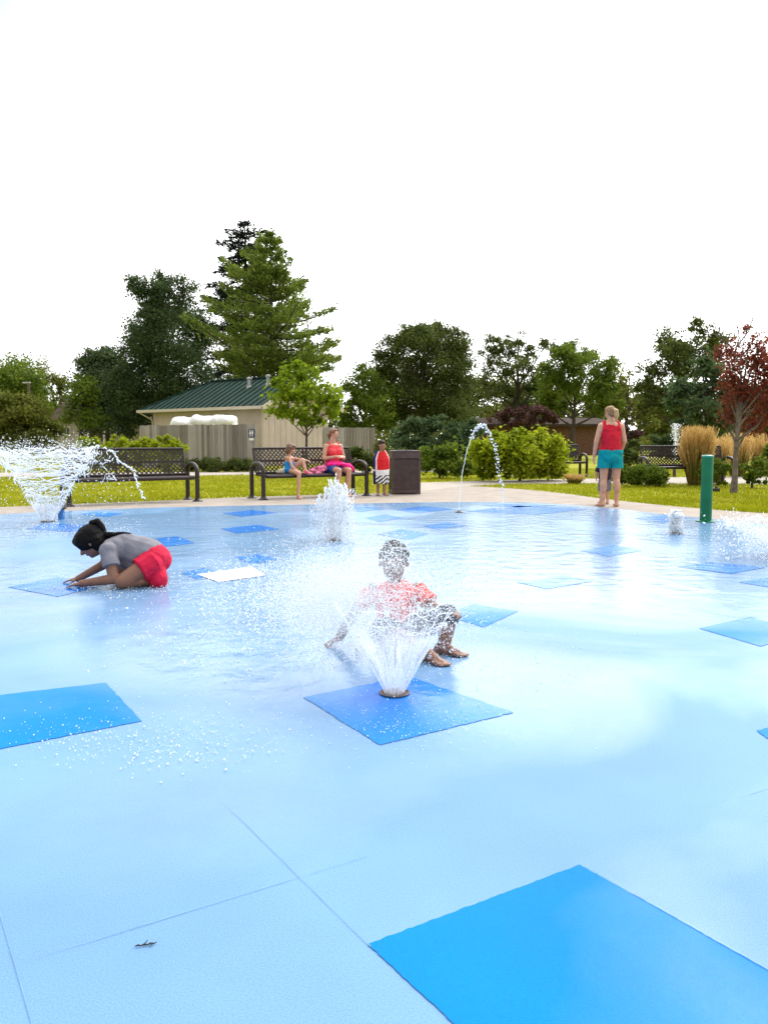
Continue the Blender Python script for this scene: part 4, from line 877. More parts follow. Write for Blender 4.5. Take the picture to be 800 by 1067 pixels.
# (1) left rotating spray: a net of arcs that opens into a cone and breaks up at the top
def left_spray():
    c = G(50, 543.5); root = empty('water_jet', c, 0, 'wide netted cone of white spray in front of the left bench', 'water jet', 'water jets on the splash pad')
    s = c.y / F; H = 76 * s
    nozzle(root, .09)
    t = MB(); rad_at = lambda z: (7 + 43 * (z / H) ** 1.2) * s
    tilt = .06
    for i in range(420):
        f_ = rng.random() ** .7; z = H * (.06 + .92 * f_); r = rad_at(z); a0 = rng.random() * 6.28; ln = rng.uniform(.2, 1.1) * (1.25 - .5 * f_)
        n = int(7 + ln * 12); dz = rng.normal() * .08 * H * (0.25 + f_); ph = rng.random() * 40; pts = []; am = .012 + .06 * f_ ** 2
        for k in range(n + 1):
            q = k / n; a = a0 + ln * q
            zz = z + dz * q + am * .9 * noise.noise((a * 3.2, ph, 0)) + am * .35 * noise.noise((a * 14, ph, 4)); rr = r * (1 + .10 * f_ * noise.noise((a * 2.5, ph, 5)))
            pts.append((rr * math.cos(a) + tilt * zz * .2, rr * math.sin(a), min(max(zz, .02), H * (1.02 + .05 * noise.noise((a * 4, ph, 1))))))
        w_ = rng.uniform(.0022, .0085)
        t.tube(pts, [w_ * (.35 + .65 * math.sin(math.pi * (k + .5) / (n + 1))) * (1 + .9 * noise.noise((k * 1.3, ph, 9))) for k in range(n + 1)], 5)
    for i in range(60):                                              # uprights near the nozzle
        a = rng.random() * 6.28; z1 = H * rng.uniform(.18, .5); pts = []
        for k in range(9):
            z = .02 + z1 * k / 8; r = rad_at(z); b_ = a + .5 * (z / H); pts.append((r * math.cos(b_), r * math.sin(b_), z))
        t.tube(pts, .0028, 5)
    t.build('strands', M_water, root, True)
    cone_sheet('water_cone', 6 * s, 20 * s, H * .32, root, k=1.0, wob=.06)
    # crown of droplets, thrown out and falling
    n = 3600; a = rng.random(n) * 6.28; rr = (38 + 22 * rng.normal(size=n) * .6) * s; z = H * (.95 + .10 * rng.normal(size=n)) - np.maximum(0, rr - 48 * s) * .6
    P = np.stack([rr * np.cos(a), rr * np.sin(a), z], 1)
    n2 = 1000; a = rng.random(n2) * 6.28; r2 = (22 + 74 * rng.random(n2)) * s; z2 = H * .98 * rng.random(n2) ** .8 * np.clip(1.25 - r2 / (125 * s), .2, 1)
    P2 = np.stack([r2 * np.cos(a), r2 * np.sin(a), z2], 1)
    P = np.concatenate([P, P2]); P = P[P[:, 2] > .01]
    droplets('droplets', P, .0014 + .006 * rng.random(len(P)) ** 3, M_drop, root, el=1 + 1.6 * rng.random(len(P)))
    # a ragged stream flung to the right
    t = MB(); st = [(88, 468), (104, 465), (117, 471), (124, 480), (133, 486), (138, 490), (141, 500), (146, 510), (150, 519)]
    for k in range(len(st) - 1):
        for q in range(3):
            f0 = q / 3; p0 = np.array(at(*st[k], c.y)) ; p1 = np.array(at(*st[k + 1], c.y)); p = p0 + (p1 - p0) * (f0 + .3 * rng.random()); d = (p1 - p0) / np.linalg.norm(p1 - p0)
            e = p + d * rng.uniform(.03, .09) + rng.normal(size=3) * .02
            w_ = rng.uniform(.006, .013); t.tube([Vector(x) - c for x in wavy(p, e, 6, .025)], [w_ * x for x in (.3, .9, 1, .8, 1, .7, .3)], 6)
    for q in range(60):
        x, y = rng.uniform(70, 128), rng.uniform(462, 500); p = np.array(at(x, y, c.y + rng.normal() * .3)); e = p + rng.normal(size=3) * .04
        w_ = rng.uniform(.003, .008); t.tube([Vector(k) - c for k in wavy(p, e, 5, .02)], [w_ * k for k in (.3, .9, 1, .8, .6, .3)], 5)
    t.build('flung_stream', M_water, root, True)
left_spray()
# (2) cluster of bubbling jets in front of the bench
def bubbler():
    c = G(348, 563); root = empty('water_jet', c, 0, 'bubbling cluster of upright jets in front of the seated woman', 'water jet', 'water jets on the splash pad'); s = c.y / F
    nozzle(root, .08); t = MB(); P = []
    for i in range(36):
        a = rng.random() * 6.28; r_ = rng.random() ** .6; h = (66 - 34 * r_ * rng.random()) * s * rng.uniform(.8, 1.0)
        if i % 9 == 0: h *= 1.08
        x1, y1 = math.cos(a) * r_ * 19 * s, math.sin(a) * r_ * 17 * s
        p = np.array([x1 * .45, y1 * .45, .02]); e = np.array([x1, y1, h]); n = 14
        pts = wavy(p, e, n, .022); w_ = rng.uniform(.0035, .0085)
        t.tube(pts, [w_ * (.45 + .25 * (k / n) + .9 * max(0, noise.noise((k * .9, i * 3.1, 0)))) for k in range(n + 1)], 6)
        for q in range(4):
            b_ = e + np.array([rng.normal() * .018, rng.normal() * .018, rng.uniform(-.16, .02)]); d = b_ + np.array([rng.normal() * .012, rng.normal() * .012, rng.uniform(.015, .05)])
            w2 = rng.uniform(.006, .014); t.tube(wavy(b_, d, 4, .015), [w2 * k for k in (.3, .9, 1, .8, .3)], 6)
        for q in range(5):                                            # strings falling back outside
            b0 = e * np.array([1.05 + .5 * rng.random(), 1.05 + .5 * rng.random(), .95]); z = b0[2]
            while z > .05:
                l_ = rng.uniform(.015, .06); P.append((b0[0] + rng.normal() * .006, b0[1] + rng.normal() * .006, z)); z -= rng.uniform(.02, .07)
    t.build('strands', M_foam, root, True)
    P = np.array(P); D = np.tile([0, 0, 1.], (len(P), 1)) + rng.normal(size=(len(P), 3)) * .15
    droplets('falling_drops', P, .002 + .004 * rng.random(len(P)), M_drop, root, D, 1.5 + 3 * rng.random(len(P)))
    n = 900; a = rng.random(n) * 6.28; r_ = np.abs(rng.normal(size=n)) * .28; z = np.abs(rng.normal(size=n)) * .05
    droplets('splash', np.stack([r_ * np.cos(a), r_ * np.sin(a), z + .004], 1), .002 + .005 * rng.random(n) ** 2, M_foam, root)
bubbler()
# (3) arc jet on the right of the bin
def arc():
    c = G(478, 534); root = empty('water_jet', c, 0, 'thin arching stream of water right of the trash bin', 'water jet', 'water jets on the splash pad')
    nozzle(root, .06); Y0 = c.y
    ctl = [(478, 532), (480, 505), (484, 480), (489, 461), (495, 448), (501, 443), (507, 447), (513, 459), (517, 475), (520, 492), (523, 508), (524, 524)]
    line = smooth_line(ctl, 8); P = []; rd = []; t = MB(); pts = []
    for i, q in enumerate(line):
        f_ = i / (len(line) - 1); p = at(q.x + rng.normal() * .25, q.y, Y0 + .3 * f_) - c
        pts.append(p)
    k = int(len(pts) * .42); t.tube(pts[:k], [.0045 + .002 * noise.noise((i * .7, 0, 0)) for i in range(k)], 6); t.build('stream', M_foam, root, True)
    for i in range(int(len(pts) * .3), len(pts)):
        for q in range(5 if i < len(pts) * .6 else 3):
            P.append(pts[i] + Vector(rng.normal(size=3) * .018)); rd.append(.003 + .010 * rng.random() ** 1.7)
    droplets('droplets', np.array(P), rd, M_foam, root, el=1.2 + rng.random(len(P)))
    n = 160; r_ = np.abs(rng.normal(size=n)) * .1; a = rng.random(n) * 6.28; e = at(524, 527, Y0 + .3) - c
    droplets('splash', np.stack([e.x + r_ * np.cos(a), e.y + r_ * np.sin(a), .005 + np.abs(rng.normal(size=n)) * .03], 1), .002 + .004 * rng.random(n), M_foam, root)
arc()
# (4) the near cone jet in front of the boy
def near_cone():
    c = G(411, 722.5, .004); root = empty('water_jet', c, 0, 'clear water cone rising from the steel nozzle in front of the boy', 'water jet', 'water jets on the splash pad'); s = c.y / F
    # ring shaped drain with the nozzle in it
    t = MB(); t.lathe([(.066, .001), (.066, .005), (.058, .006), (.062, .004), (.03, .003), (.028, .014), (.016, .016)], n=36); t.build('nozzle', M_noz, root, True)
    cone_sheet('water_cone', 10 * s, 58 * s, 86 * s, root, k=1.0, wob=.05)
    cone_sheet('water_cone', 8 * s, 50 * s, 84 * s, root, k=1.15, wob=.08)
    t = MB()
    for i in range(70):
        a = rng.random() * 6.28; z1 = rng.uniform(.4, 1.08); z0 = z1 * rng.uniform(.0, .75); pts = []
        for k in range(10):
            f_ = z0 + (z1 - z0) * k / 9; r_ = (10 + 48 * f_ ** 1.05) * s * (1 + .02 * noise.noise((f_ * 6, i, 0))); pts.append((r_ * math.cos(a + f_ * .1), r_ * math.sin(a + f_ * .1), f_ * 86 * s + .004))
        t.tube(pts, [rng.uniform(.0007, .002)] * 10, 5)
    # torn rim: wandering ropes of water
    for i in range(70):
        a0 = rng.random() * 6.28; ln = rng.uniform(.15, .6); f_ = rng.uniform(.72, 1.22); ph = rng.random() * 40; pts = []
        for k in range(9):
            a = a0 + ln * k / 8; r_ = (10 + 50 * f_ ** 1.1) * s * (1 + .13 * noise.noise((a * 3, ph, 2))); pts.append((r_ * math.cos(a), r_ * math.sin(a), 86 * s * f_ + .035 * noise.noise((a * 4, ph, 7))))
        w_ = rng.uniform(.0008, .0028); t.tube(pts, [w_ * k for k in (.2, .7, 1, .8, 1.1, .7, 1, .6, .2)], 5)
    t.build('strands', M_water, root, True)
    n = 9000; a = rng.random(n) * 6.28; r_ = np.abs(58 + 24 * rng.normal(size=n)) * s; z = (86 + 22 * rng.normal(size=n)) * s - np.maximum(0, r_ - 70 * s) * .6
    P = np.stack([r_ * np.cos(a), r_ * np.sin(a), z], 1); P = P[P[:, 2] > .01]
    droplets('droplets', P, .0006 + .0024 * rng.random(len(P)) ** 4, M_drop, root, el=1 + 1.2 * rng.random(len(P)))
    # thrown higher and to the left, over the boy's face and shoulder
    n = 40000; u = rng.normal(size=(n, 3)); px = 396 + u[:, 0] * 42; py = 622 + u[:, 1] * 24; yy = c.y + .1 + np.abs(u[:, 2]) * .45
    k = rng.random(n) < .6; px[k] = 352 + u[k, 0] * 34; py[k] = 640 + u[k, 1] * 30
    k2 = rng.random(n) < .10; px[k2] = 409 + u[k2, 0] * 12; py[k2] = 578 + u[k2, 1] * 12
    P = np.array([at(a_, b_, y_) - c for a_, b_, y_ in zip(px, py, yy)]); P = P[P[:, 2] > .005]
    n = 36000; u = rng.normal(size=(n, 3)); px = 352 + u[:, 0] * 32; py = 616 + u[:, 1] * 22; yy = c.y + .35 + u[:, 2] * .3
    Q = np.array([at(a_, b_, y_) - c for a_, b_, y_ in zip(px, py, yy)]); Q = Q[Q[:, 2] > .005]
    droplets('fine_spray', Q, .0005 + .0018 * rng.random(len(Q)) ** 4, M_foam, root, el=1 + rng.random(len(Q)))
    droplets('thrown_spray', P, .0005 + .0022 * rng.random(len(P)) ** 5, M_foam, root, el=1 + 1.4 * rng.random(len(P)))
near_cone()
# (5) low white bubbler at the right, (6) splash at the right edge, (7) far fountain jet
def lumps_w(root, s):
    bm = bmesh.new()
    for i in range(16):
        z = 20 * s * i / 15; r_ = (2.7 + 2.0 * math.sin(i / 15 * 3.0)) * s; 
        bmesh.ops.create_icosphere(bm, subdivisions=2, radius=r_ * rng.uniform(.75, 1.1), matrix=Matrix.Translation((rng.normal() * 2 * s, rng.normal() * 2 * s, z + .02)))
    me = bpy.data.meshes.new('water_mound'); bm.to_mesh(me); bm.free(); o = link_mesh('water_mound', me, M_foam, root, True)
    md = o.modifiers.new('r', 'REMESH'); md.mode = 'VOXEL'; md.voxel_size = .008; md.use_smooth_shade = True
    dg = bpy.context.evaluated_depsgraph_get(); me2 = bpy.data.meshes.new_from_object(o.evaluated_get(dg)); o.modifiers.clear(); o.data = me2
    for v in me2.vertices: v.co += v.normal * .014 * noise.noise(v.co * 28)
def low_bubbler():
    c = G(704, 556); root = empty('water_jet', c, 0, 'low white bubbling jet just left of the green post', 'water jet', 'water jets on the splash pad'); s = c.y / F
    nozzle(root, .07); P = []; 
    n = 700; z = rng.random(n) * 24 * s; r_ = np.abs(rng.normal(size=n)) * (2.6 + 1.8 * np.sin(z / (24 * s) * 3)) * s; a = rng.random(n) * 6.28
    lumps_w(root, s)
    droplets('foam', np.stack([r_ * np.cos(a), r_ * np.sin(a), z + .01], 1), .004 + .009 * rng.random(n) ** 1.5, M_foam, root)
    n = 260; r_ = np.abs(rng.normal(size=n)) * .16; a = rng.random(n) * 6.28
    droplets('splash', np.stack([r_ * np.cos(a), r_ * np.sin(a), .005 + np.abs(rng.normal(size=n)) * .03], 1), .002 + .005 * rng.random(n), M_foam, root)
low_bubbler()
def right_splash():
    c = G(826, 583); root = empty('water_jet', c, 0, 'broad ragged splash of spray at the right edge of the pad', 'water jet', 'water jets on the splash pad'); s = c.y / F
    nozzle(root, .08); t = MB()
    H = 54 * s; n = 3200; a = rng.random(n) * 6.28; f_ = rng.random(n) ** .8; r_ = (10 + 62 * f_ + rng.normal(size=n) * 9) * s; z = H * (f_ * 1.1 - .35 * f_ * f_ * 1.1 + .09 * rng.normal(size=n)); z *= np.where(rng.random(n) < .3, rng.random(n), 1)
    P = np.stack([r_ * np.cos(a), r_ * np.sin(a), z], 1); P = P[P[:, 2] > .005]
    droplets('droplets', P, .002 + .008 * rng.random(len(P)) ** 2, M_foam, root, el=1 + 1.8 * rng.random(len(P)))
    for i in range(170):
        f_ = rng.random() ** .7; a0 = rng.random() * 6.28; ln = rng.uniform(.15, .6); ph = rng.random() * 30; r0_ = (10 + 60 * f_) * s; z0 = H * (f_ * 1.1 - .38 * f_ * f_); pts = []
        for k in range(8):
            a = a0 + ln * k / 7; rr = r0_ * (1 + .15 * noise.noise((a * 3, ph, 0))); pts.append((rr * math.cos(a), rr * math.sin(a), max(.006, z0 + .06 * noise.noise((a * 5, ph, 3)))))
        w_ = rng.uniform(.003, .008); t.tube(pts, [w_ * k for k in (.2, .8, 1, .7, 1, .8, .6, .2)], 5)
    t.build('strands', M_water, root, True)
    cone_sheet('water_cone', 8 * s, 46 * s, H * .6, root, k=1.1, wob=.1)
right_splash()
def far_jet():
    Y = 25; c = at(703.5, HZ, Y); c.z = -.016; root = empty('fountain', c, 0, 'far single fountain jet standing above the straw grass', 'fountain'); s = Y / F
    MB().lathe([(.05, 0), (.05, .35), (.03, .4)], n=12).build('nozzle_pipe', M_noz, root, True)
    H = (458 - 441) * s + 1.1; t = MB(); t.tube([(0, 0, .3), (.01, 0, H * .6), (0, 0, H)], [.012, .018, .02], 6); t.build('stream', M_foam, root, True)
    n = 300; z = .5 + rng.random(n) ** .7 * (H - .5); droplets('droplets', np.stack([rng.normal(size=n) * .05 * (.4 + z / H), rng.normal(size=n) * .06, z], 1), .006 + .014 * rng.random(n), M_foam, root)
far_jet()
# droplets bouncing off the wet pad: nobody could count them
def splash_field():
    P = []; r_ = []
    def spot(n, cx_, cy_, sx_, sy_, r0, r1, zz=.02):
        px = cx_ + rng.normal(size=n) * sx_; py = np.maximum(cy_ + rng.normal(size=n) * sy_, 530)
        for a, b in zip(px, py):
            g_ = G(a, b); P.append((g_.x, g_.y, .004 + abs(rng.normal()) * zz)); r_.append(r0 + r1 * rng.random() ** 3)
    spot(9000, 352, 628, 58, 24, .0008, .0042, .05)
    spot(2600, 360, 590, 60, 16, .0015, .005, .03)
    spot(1500, 250, 660, 70, 22, .0012, .004, .012)
    spot(420, 170, 783, 60, 12, .0008, .003, .006); spot(380, 110, 768, 80, 16, .0008, .0025, .006); spot(300, 240, 760, 60, 20, .0008, .002, .005)
    spot(700, 430, 755, 60, 14, .0006, .002, .006); spot(500, 520, 690, 60, 25, .0008, .0025, .006)
    spot(700, 60, 552, 45, 5, .002, .005, .03)
    spot(1500, 120, 608, 45, 7, .001, .003, .01)
    spot(900, 760, 575, 60, 10, .0015, .004, .03)
    spot(9000, 335, 612, 62, 20, .0012, .005, .012); spot(3500, 440, 600, 40, 14, .001, .004, .012)
    tag(droplets('splash_droplets', np.array(P), r_, M_foam), 'fine droplets splashing on the wet pad around the jets', 'splash', kind='stuff')
splash_field()
# ------------------------------------------------------------------ people
def skin_mat(name, c):
    m = mat(name, c, .5, var=.07, scale=14); p = m.node_tree.nodes['Principled BSDF']
    p.inputs['Subsurface Weight'].default_value = .12; p.inputs['Subsurface Radius'].default_value = (.02, .008, .005); p.inputs['Subsurface Scale'].default_value = .3
    return m
def hair_strands():
    for n_ in ('hair_blond', 'hair_brown', 'hair_black', 'hair_auburn'):
        m = MATS.get(n_)
        if not m: continue
        t = m.node_tree; p = t.nodes['Principled BSDF']; tc = t.nodes.new('ShaderNodeTexCoord'); mp = t.nodes.new('ShaderNodeMapping'); mp.inputs['Scale'].default_value = (150, 150, 14)
        n = t.nodes.new('ShaderNodeTexNoise'); n.inputs['Scale'].default_value = 1; n.inputs['Detail'].default_value = 3; b = t.nodes.new('ShaderNodeBump'); b.inputs['Strength'].default_value = .9; b.inputs['Distance'].default_value = .01
        t.links.new(tc.outputs['Object'], mp.inputs[0]); t.links.new(mp.outputs[0], n.inputs[0]); t.links.new(n.outputs[0], b.inputs['Height']); t.links.new(b.outputs[0], p.inputs['Normal'])
SK_FAIR = skin_mat('skin_fair', (.55, .29, .19)); SK_TAN = skin_mat('skin_tan', (.23, .105, .062)); SK_BROWN = skin_mat('skin_brown', (.21, .10, .062))
def cloth(name, c, **k): return mat(name, c, .8, spec=.2, var=.08, scale=18, bump=.5, bscale=70, **k)
H_BLOND = mat('hair_blond', (.27, .15, .065), .55, var=.25, scale=40); H_BROWN = mat('hair_brown', (.17, .085, .045), .5, var=.25, scale=40); H_BLACK = mat('hair_black', (.003, .0025, .003), .55, spec=.12, var=.3, scale=40)
class Fig:
    def __init__(s): s.bm = bmesh.new()
    def cap(s, a, b, ra, rb=None, flat=False, n=14):
        """tapered capsule a-b; flat ends when flat"""
        rb = ra if rb is None else rb; a, b = Vector(a), Vector(b); d = (b - a); l = d.length or 1e-6; q = d.to_track_quat('Z', 'Y').to_matrix()
        rings = []
        if not flat:
            for k in range(1, 5): t = math.pi / 2 * k / 5; rings.append((ra * math.sin(t), -ra * math.cos(t)))
        rings += [(ra, 0), (ra * .5 + rb * .5, l / 2), (rb, l)]
        if not flat:
            for k in range(4, 0, -1): t = math.pi / 2 * k / 5; rings.append((rb * math.sin(t), l + rb * math.cos(t)))
        vs = [[s.bm.verts.new(a + q @ Vector((r * math.cos(2 * math.pi * j / n), r * math.sin(2 * math.pi * j / n), z))) for j in range(n)] for r, z in rings]
        for i in range(len(vs) - 1):
            for j in range(n): s.bm.faces.new((vs[i][j], vs[i][(j + 1) % n], vs[i + 1][(j + 1) % n], vs[i + 1][j]))
        s.bm.faces.new(list(reversed(vs[0]))); s.bm.faces.new(vs[-1]); return s
    def chain(s, pts, rad, flat=False):
        for i in range(len(pts) - 1): s.cap(pts[i], pts[i + 1], rad[i], rad[i + 1], flat)
        return s
    def ell(s, c, r, rot=None):
        M_ = Matrix.Translation(c) @ (rot.to_4x4() if rot is not None else Matrix()) @ Matrix.Diagonal((*r, 1))
        bmesh.ops.create_icosphere(s.bm, subdivisions=3, radius=1, matrix=M_); return s
    def hand(s, wrist, d, palm_n, L=.16, curl=.5, side=1, spread=.16):
        """palm, four unequal bent fingers and a thumb leaving the side of the palm. d: towards the fingers, palm_n: the way the palm faces"""
        d = Vector(d).normalized(); n = Vector(palm_n); n = (n - d * n.dot(d)).normalized(); x = d.cross(n) * side; w = Vector(wrist)
        pc = w + d * L * .26; M_ = Matrix((x, d, n)).transposed()
        s.ell(pc, (L * .23, L * .30, L * .10), M_)
        fr = max(.0052, L * .052)
        for i, ln in enumerate((.40, .45, .42, .32)):
            o = (i - 1.5) / 1.5; b = w + d * L * .46 + x * (o * L * .18); dd = (d + x * o * spread).normalized()
            c1 = curl * .55; c2 = curl * 1.25
            k1 = b + (dd * math.cos(c1) + n * math.sin(c1)) * L * ln * .55; k2 = k1 + (dd * math.cos(c2) + n * math.sin(c2)) * L * ln * .5
            s.cap(b - d * L * .1, b, fr * 1.1, fr * 1.05); s.cap(b, k1, fr * 1.05, fr * .95); s.cap(k1, k2, fr * .95, fr * .75)
        tb = w + d * L * .14 - x * L * .17; t1 = tb + (d * .65 - x * .6 + n * .3).normalized() * L * .22; t2 = t1 + (d * .9 - x * .15 + n * .45).normalized() * L * .2
        s.cap(w + d * L * .08, tb, fr * 1.3, fr * 1.3); s.cap(tb, t1, fr * 1.3, fr * 1.1); s.cap(t1, t2, fr * 1.1, fr * .85); return s
    def foot(s, ankle, d, L=.22, r=.03, z=0.0):
        """heel, instep and toes on the ground; d horizontal direction of the toes"""
        d = Vector((d[0], d[1], 0)).normalized(); a = Vector(ankle); g = Vector((a.x, a.y, z)); x = Vector((d.y, -d.x, 0))
        s.cap(a, g - d * L * .14 + Vector((0, 0, r)), r * 1.05, r)
        s.chain([g - d * L * .14 + Vector((0, 0, r)), g + d * L * .3 + Vector((0, 0, r * 1.0)), g + d * L * .62 + Vector((0, 0, r * .6))], [r, r * 1.0, r * .6])
        s.cap(a + d * r * .4, g + d * L * .45 + Vector((0, 0, r * .8)), r * .95, r * .75)
        for i in range(5):
            o = (i - 2) * L * .075; ln = (.80, .80, .77, .73, .68)[i]; q = g + x * o
            s.cap(q + d * L * .42 + Vector((0, 0, r * .6)), q + d * L * ln + Vector((0, 0, r * .35)), r * .55, r * .33)
        return s
    def head(s, c, f, up, hr):
        """skull with brow, nose, lips, chin, cheeks, ears. f: the way the face looks, hr: half the height of the head"""
        c = Vector(c); f = Vector(f).normalized(); up = Vector(up); up = (up - f * up.dot(f)).normalized(); x = f.cross(up); M_ = Matrix((x, f, up)).transposed()
        P = lambda a, b, d: c + (x * a + f * b + up * d) * hr
        s.ell(P(0, -.10, .22), (hr * .70, hr * .86, hr * .76), M_); s.ell(P(0, .12, -.25), (hr * .56, hr * .60, hr * .70), M_)
        s.ell(P(0, .40, -.72), (hr * .26, hr * .24, hr * .18), M_)                      # chin
        for k in (-1, 1):
            s.ell(P(k * .34, .46, -.22), (hr * .2, hr * .18, hr * .2), M_); s.ell(P(k * .72, -.04, -.08), (hr * .07, hr * .16, hr * .22), M_)
            s.ell(P(k * .27, .63, .16), (hr * .22, hr * .1, hr * .06), M_)              # brow
        s.cap(P(0, .72, .06), P(0, .92, -.24), hr * .07, hr * .11); s.ell(P(0, .84, -.27), (hr * .15, hr * .1, hr * .09), M_)
        s.ell(P(0, .66, -.46), (hr * .2, hr * .1, hr * .05), M_); s.ell(P(0, .64, -.55), (hr * .17, hr * .1, hr * .05), M_)
        return P, M_
    def done(s, name, m, parent, voxel=.008, smooth=3, fold=0.0, fs=9, cuts=(), seed=0):
        me = bpy.data.meshes.new(name); s.bm.to_mesh(me); s.bm.free()
        o = link_mesh(name, me, m, parent)
        md = o.modifiers.new('r', 'REMESH'); md.mode = 'VOXEL'; md.voxel_size = voxel; md.use_smooth_shade = True
        if smooth: sm = o.modifiers.new('s', 'SMOOTH'); sm.factor = .5; sm.iterations = smooth
        dg = bpy.context.evaluated_depsgraph_get(); dg.update(); me2 = bpy.data.meshes.new_from_object(o.evaluated_get(dg)); o.modifiers.clear(); o.data = me2; me2.name = name
        if cuts or fold:
            bm = bmesh.new(); bm.from_mesh(me2)
            if fold:
                bm.normal_update()
                for v in bm.verts: v.co += v.normal * fold * (noise.noise(v.co * fs + Vector((seed, 0, 0))) + .5 * noise.noise(v.co * fs * 2.3))
            for co, no in cuts:
                bmesh.ops.bisect_plane(bm, geom=bm.verts[:] + bm.edges[:] + bm.faces[:], plane_co=co, plane_no=no, clear_outer=True)
            bm.to_mesh(me2); bm.free()
        me2.polygons.foreach_set('use_smooth', [True] * len(me2.polygons)); me2.update()
        return o
def eyes(root, P, M_, hr, closed=False):
    for k in (-1, 1):
        f = Fig(); f.ell(P(k * .27, .60, .03), (hr * .11, hr * .07, hr * .055), M_); f.done('eye', mat('eye_dark', (.015, .01, .01), .2), root, .0035 if hr < .1 else .004, 1)
def person(loc, label, rz=0): return empty('person', loc, rz, label, 'person')

# (A) standing woman seen from behind; x right, y away from the camera
def standing_woman():
    c = (G(627, 527.5) + G(642, 527.5)) / 2
    r = person(c, 'woman in red tank top and teal shorts standing with her back turned')
    f = Fig(); HL, HR_ = (-.095, 0, .84), (.105, 0, .84)
    f.ell((0, 0, .90), (.17, .12, .13)); f.ell((0, -.02, .84), (.165, .125, .11)); f.cap((0, .0, .98), (0, 0, 1.12), .14, .145); f.ell((0, 0, 1.2), (.17, .11, .16)); f.ell((0, .0, 1.32), (.175, .085, .08))
    for k in (-1, 1): f.ell((k * .075, .09, 1.19), (.075, .06, .07)); f.ell((k * .08, -.055, .84), (.085, .075, .09))
    f.cap((0, .0, 1.34), (0, .02, 1.45), .058, .052)
    f.chain([HL, (-.10, .01, .45), (-.115, -.015, .09)], [.092, .058, .038]); f.chain([HR_, (.11, .01, .45), (.12, -.01, .09)], [.092, .058, .038])
    f.ell((-.107, -.03, .33), (.055, .06, .12)); f.ell((.115, -.03, .33), (.055, .06, .12))
    f.foot((-.115, -.015, .09), (-.25, 1), .23, .033); f.foot((.12, -.01, .09), (.2, 1), .23, .033)
    sh = (-.165, 0, 1.315), (.165, 0, 1.315)
    for k in (-1, 1): f.cap((k * .04, .01, 1.39), (k * .15, 0, 1.33), .045, .048)
    f.chain([sh[0], (-.235, -.01, 1.07), (-.255, .04, .83)], [.056, .042, .03]); f.hand((-.255, .04, .83), (-.1, .1, -1), (1, .1, 0), .165, .5, 1)
    f.chain([sh[1], (.225, .0, 1.07), (.20, .16, .87)], [.056, .042, .03]); f.hand((.20, .16, .87), (-.1, .6, -.8), (-1, 0, -.2), .165, .6, -1)
    P, M_ = f.head((-.015, .035, 1.535), (-.55, .82, -.18), (0, 0, 1), .105)
    f.done('body', SK_FAIR, r, .008, 4); eyes(r, P, M_, .105)
    h = Fig(); h.ell(P(0, -.16, .3), (.080, .096, .086), M_); h.ell(P(0, -.42, -.02), (.068, .06, .075), M_); h.ell(P(0, .28, .72), (.055, .05, .032), M_)
    h.done('hair', H_BLOND, r, .008, 2, .006, 22)
    h = Fig(); h.chain([P(0, -.92, .35), P(.05, -1.22, .0), P(.02, -1.2, -.7), P(0, -1.08, -1.5)], [.03, .042, .040, .014]); h.done('ponytail', mat('hair_blond_ends', (.42, .27, .13), .55, var=.25, scale=40), r, .008, 2, .006, 22)
    t = Fig(); t.ell((0, 0, .93), (.198, .142, .12)); t.cap((0, 0, .96), (0, 0, 1.12), .164, .160); t.ell((0, 0, 1.08), (.15, .16, .1)); t.ell((0, 0, 1.2), (.18, .122, .165)); t.ell((0, -.0, 1.30), (.155, .095, .075))
    for k in (-1, 1): t.ell((k * .075, .09, 1.19), (.085, .07, .08)); t.chain([(k * .105, -.06, 1.27), (k * .108, 0, 1.375), (k * .105, .06, 1.27)], [.045, .04, .045])
    t.done('tank_top', cloth('cloth_red', (.52, .012, .03)), r, .008, 3, .012, 7, [((0, 0, .905), (0, 0, -1))])
    s_ = Fig(); s_.ell((0, 0, .88), (.2, .152, .12)); s_.ell((0, -.02, .82), (.19, .165, .125)); s_.cap((-.06, -.03, .89), (.06, -.03, .89), .14, .14)
    for k in (-1, 1): s_.cap((k * .095, -.01, .86), (k * .108, -.005, .60), .108, .112, True)
    s_.done('shorts', cloth('cloth_teal', (.0, .26, .29)), r, .008, 3, .008, 8, [((0, 0, .935), (0, 0, 1)), ((0, 0, .635), (0, 0, -1))])
standing_woman()
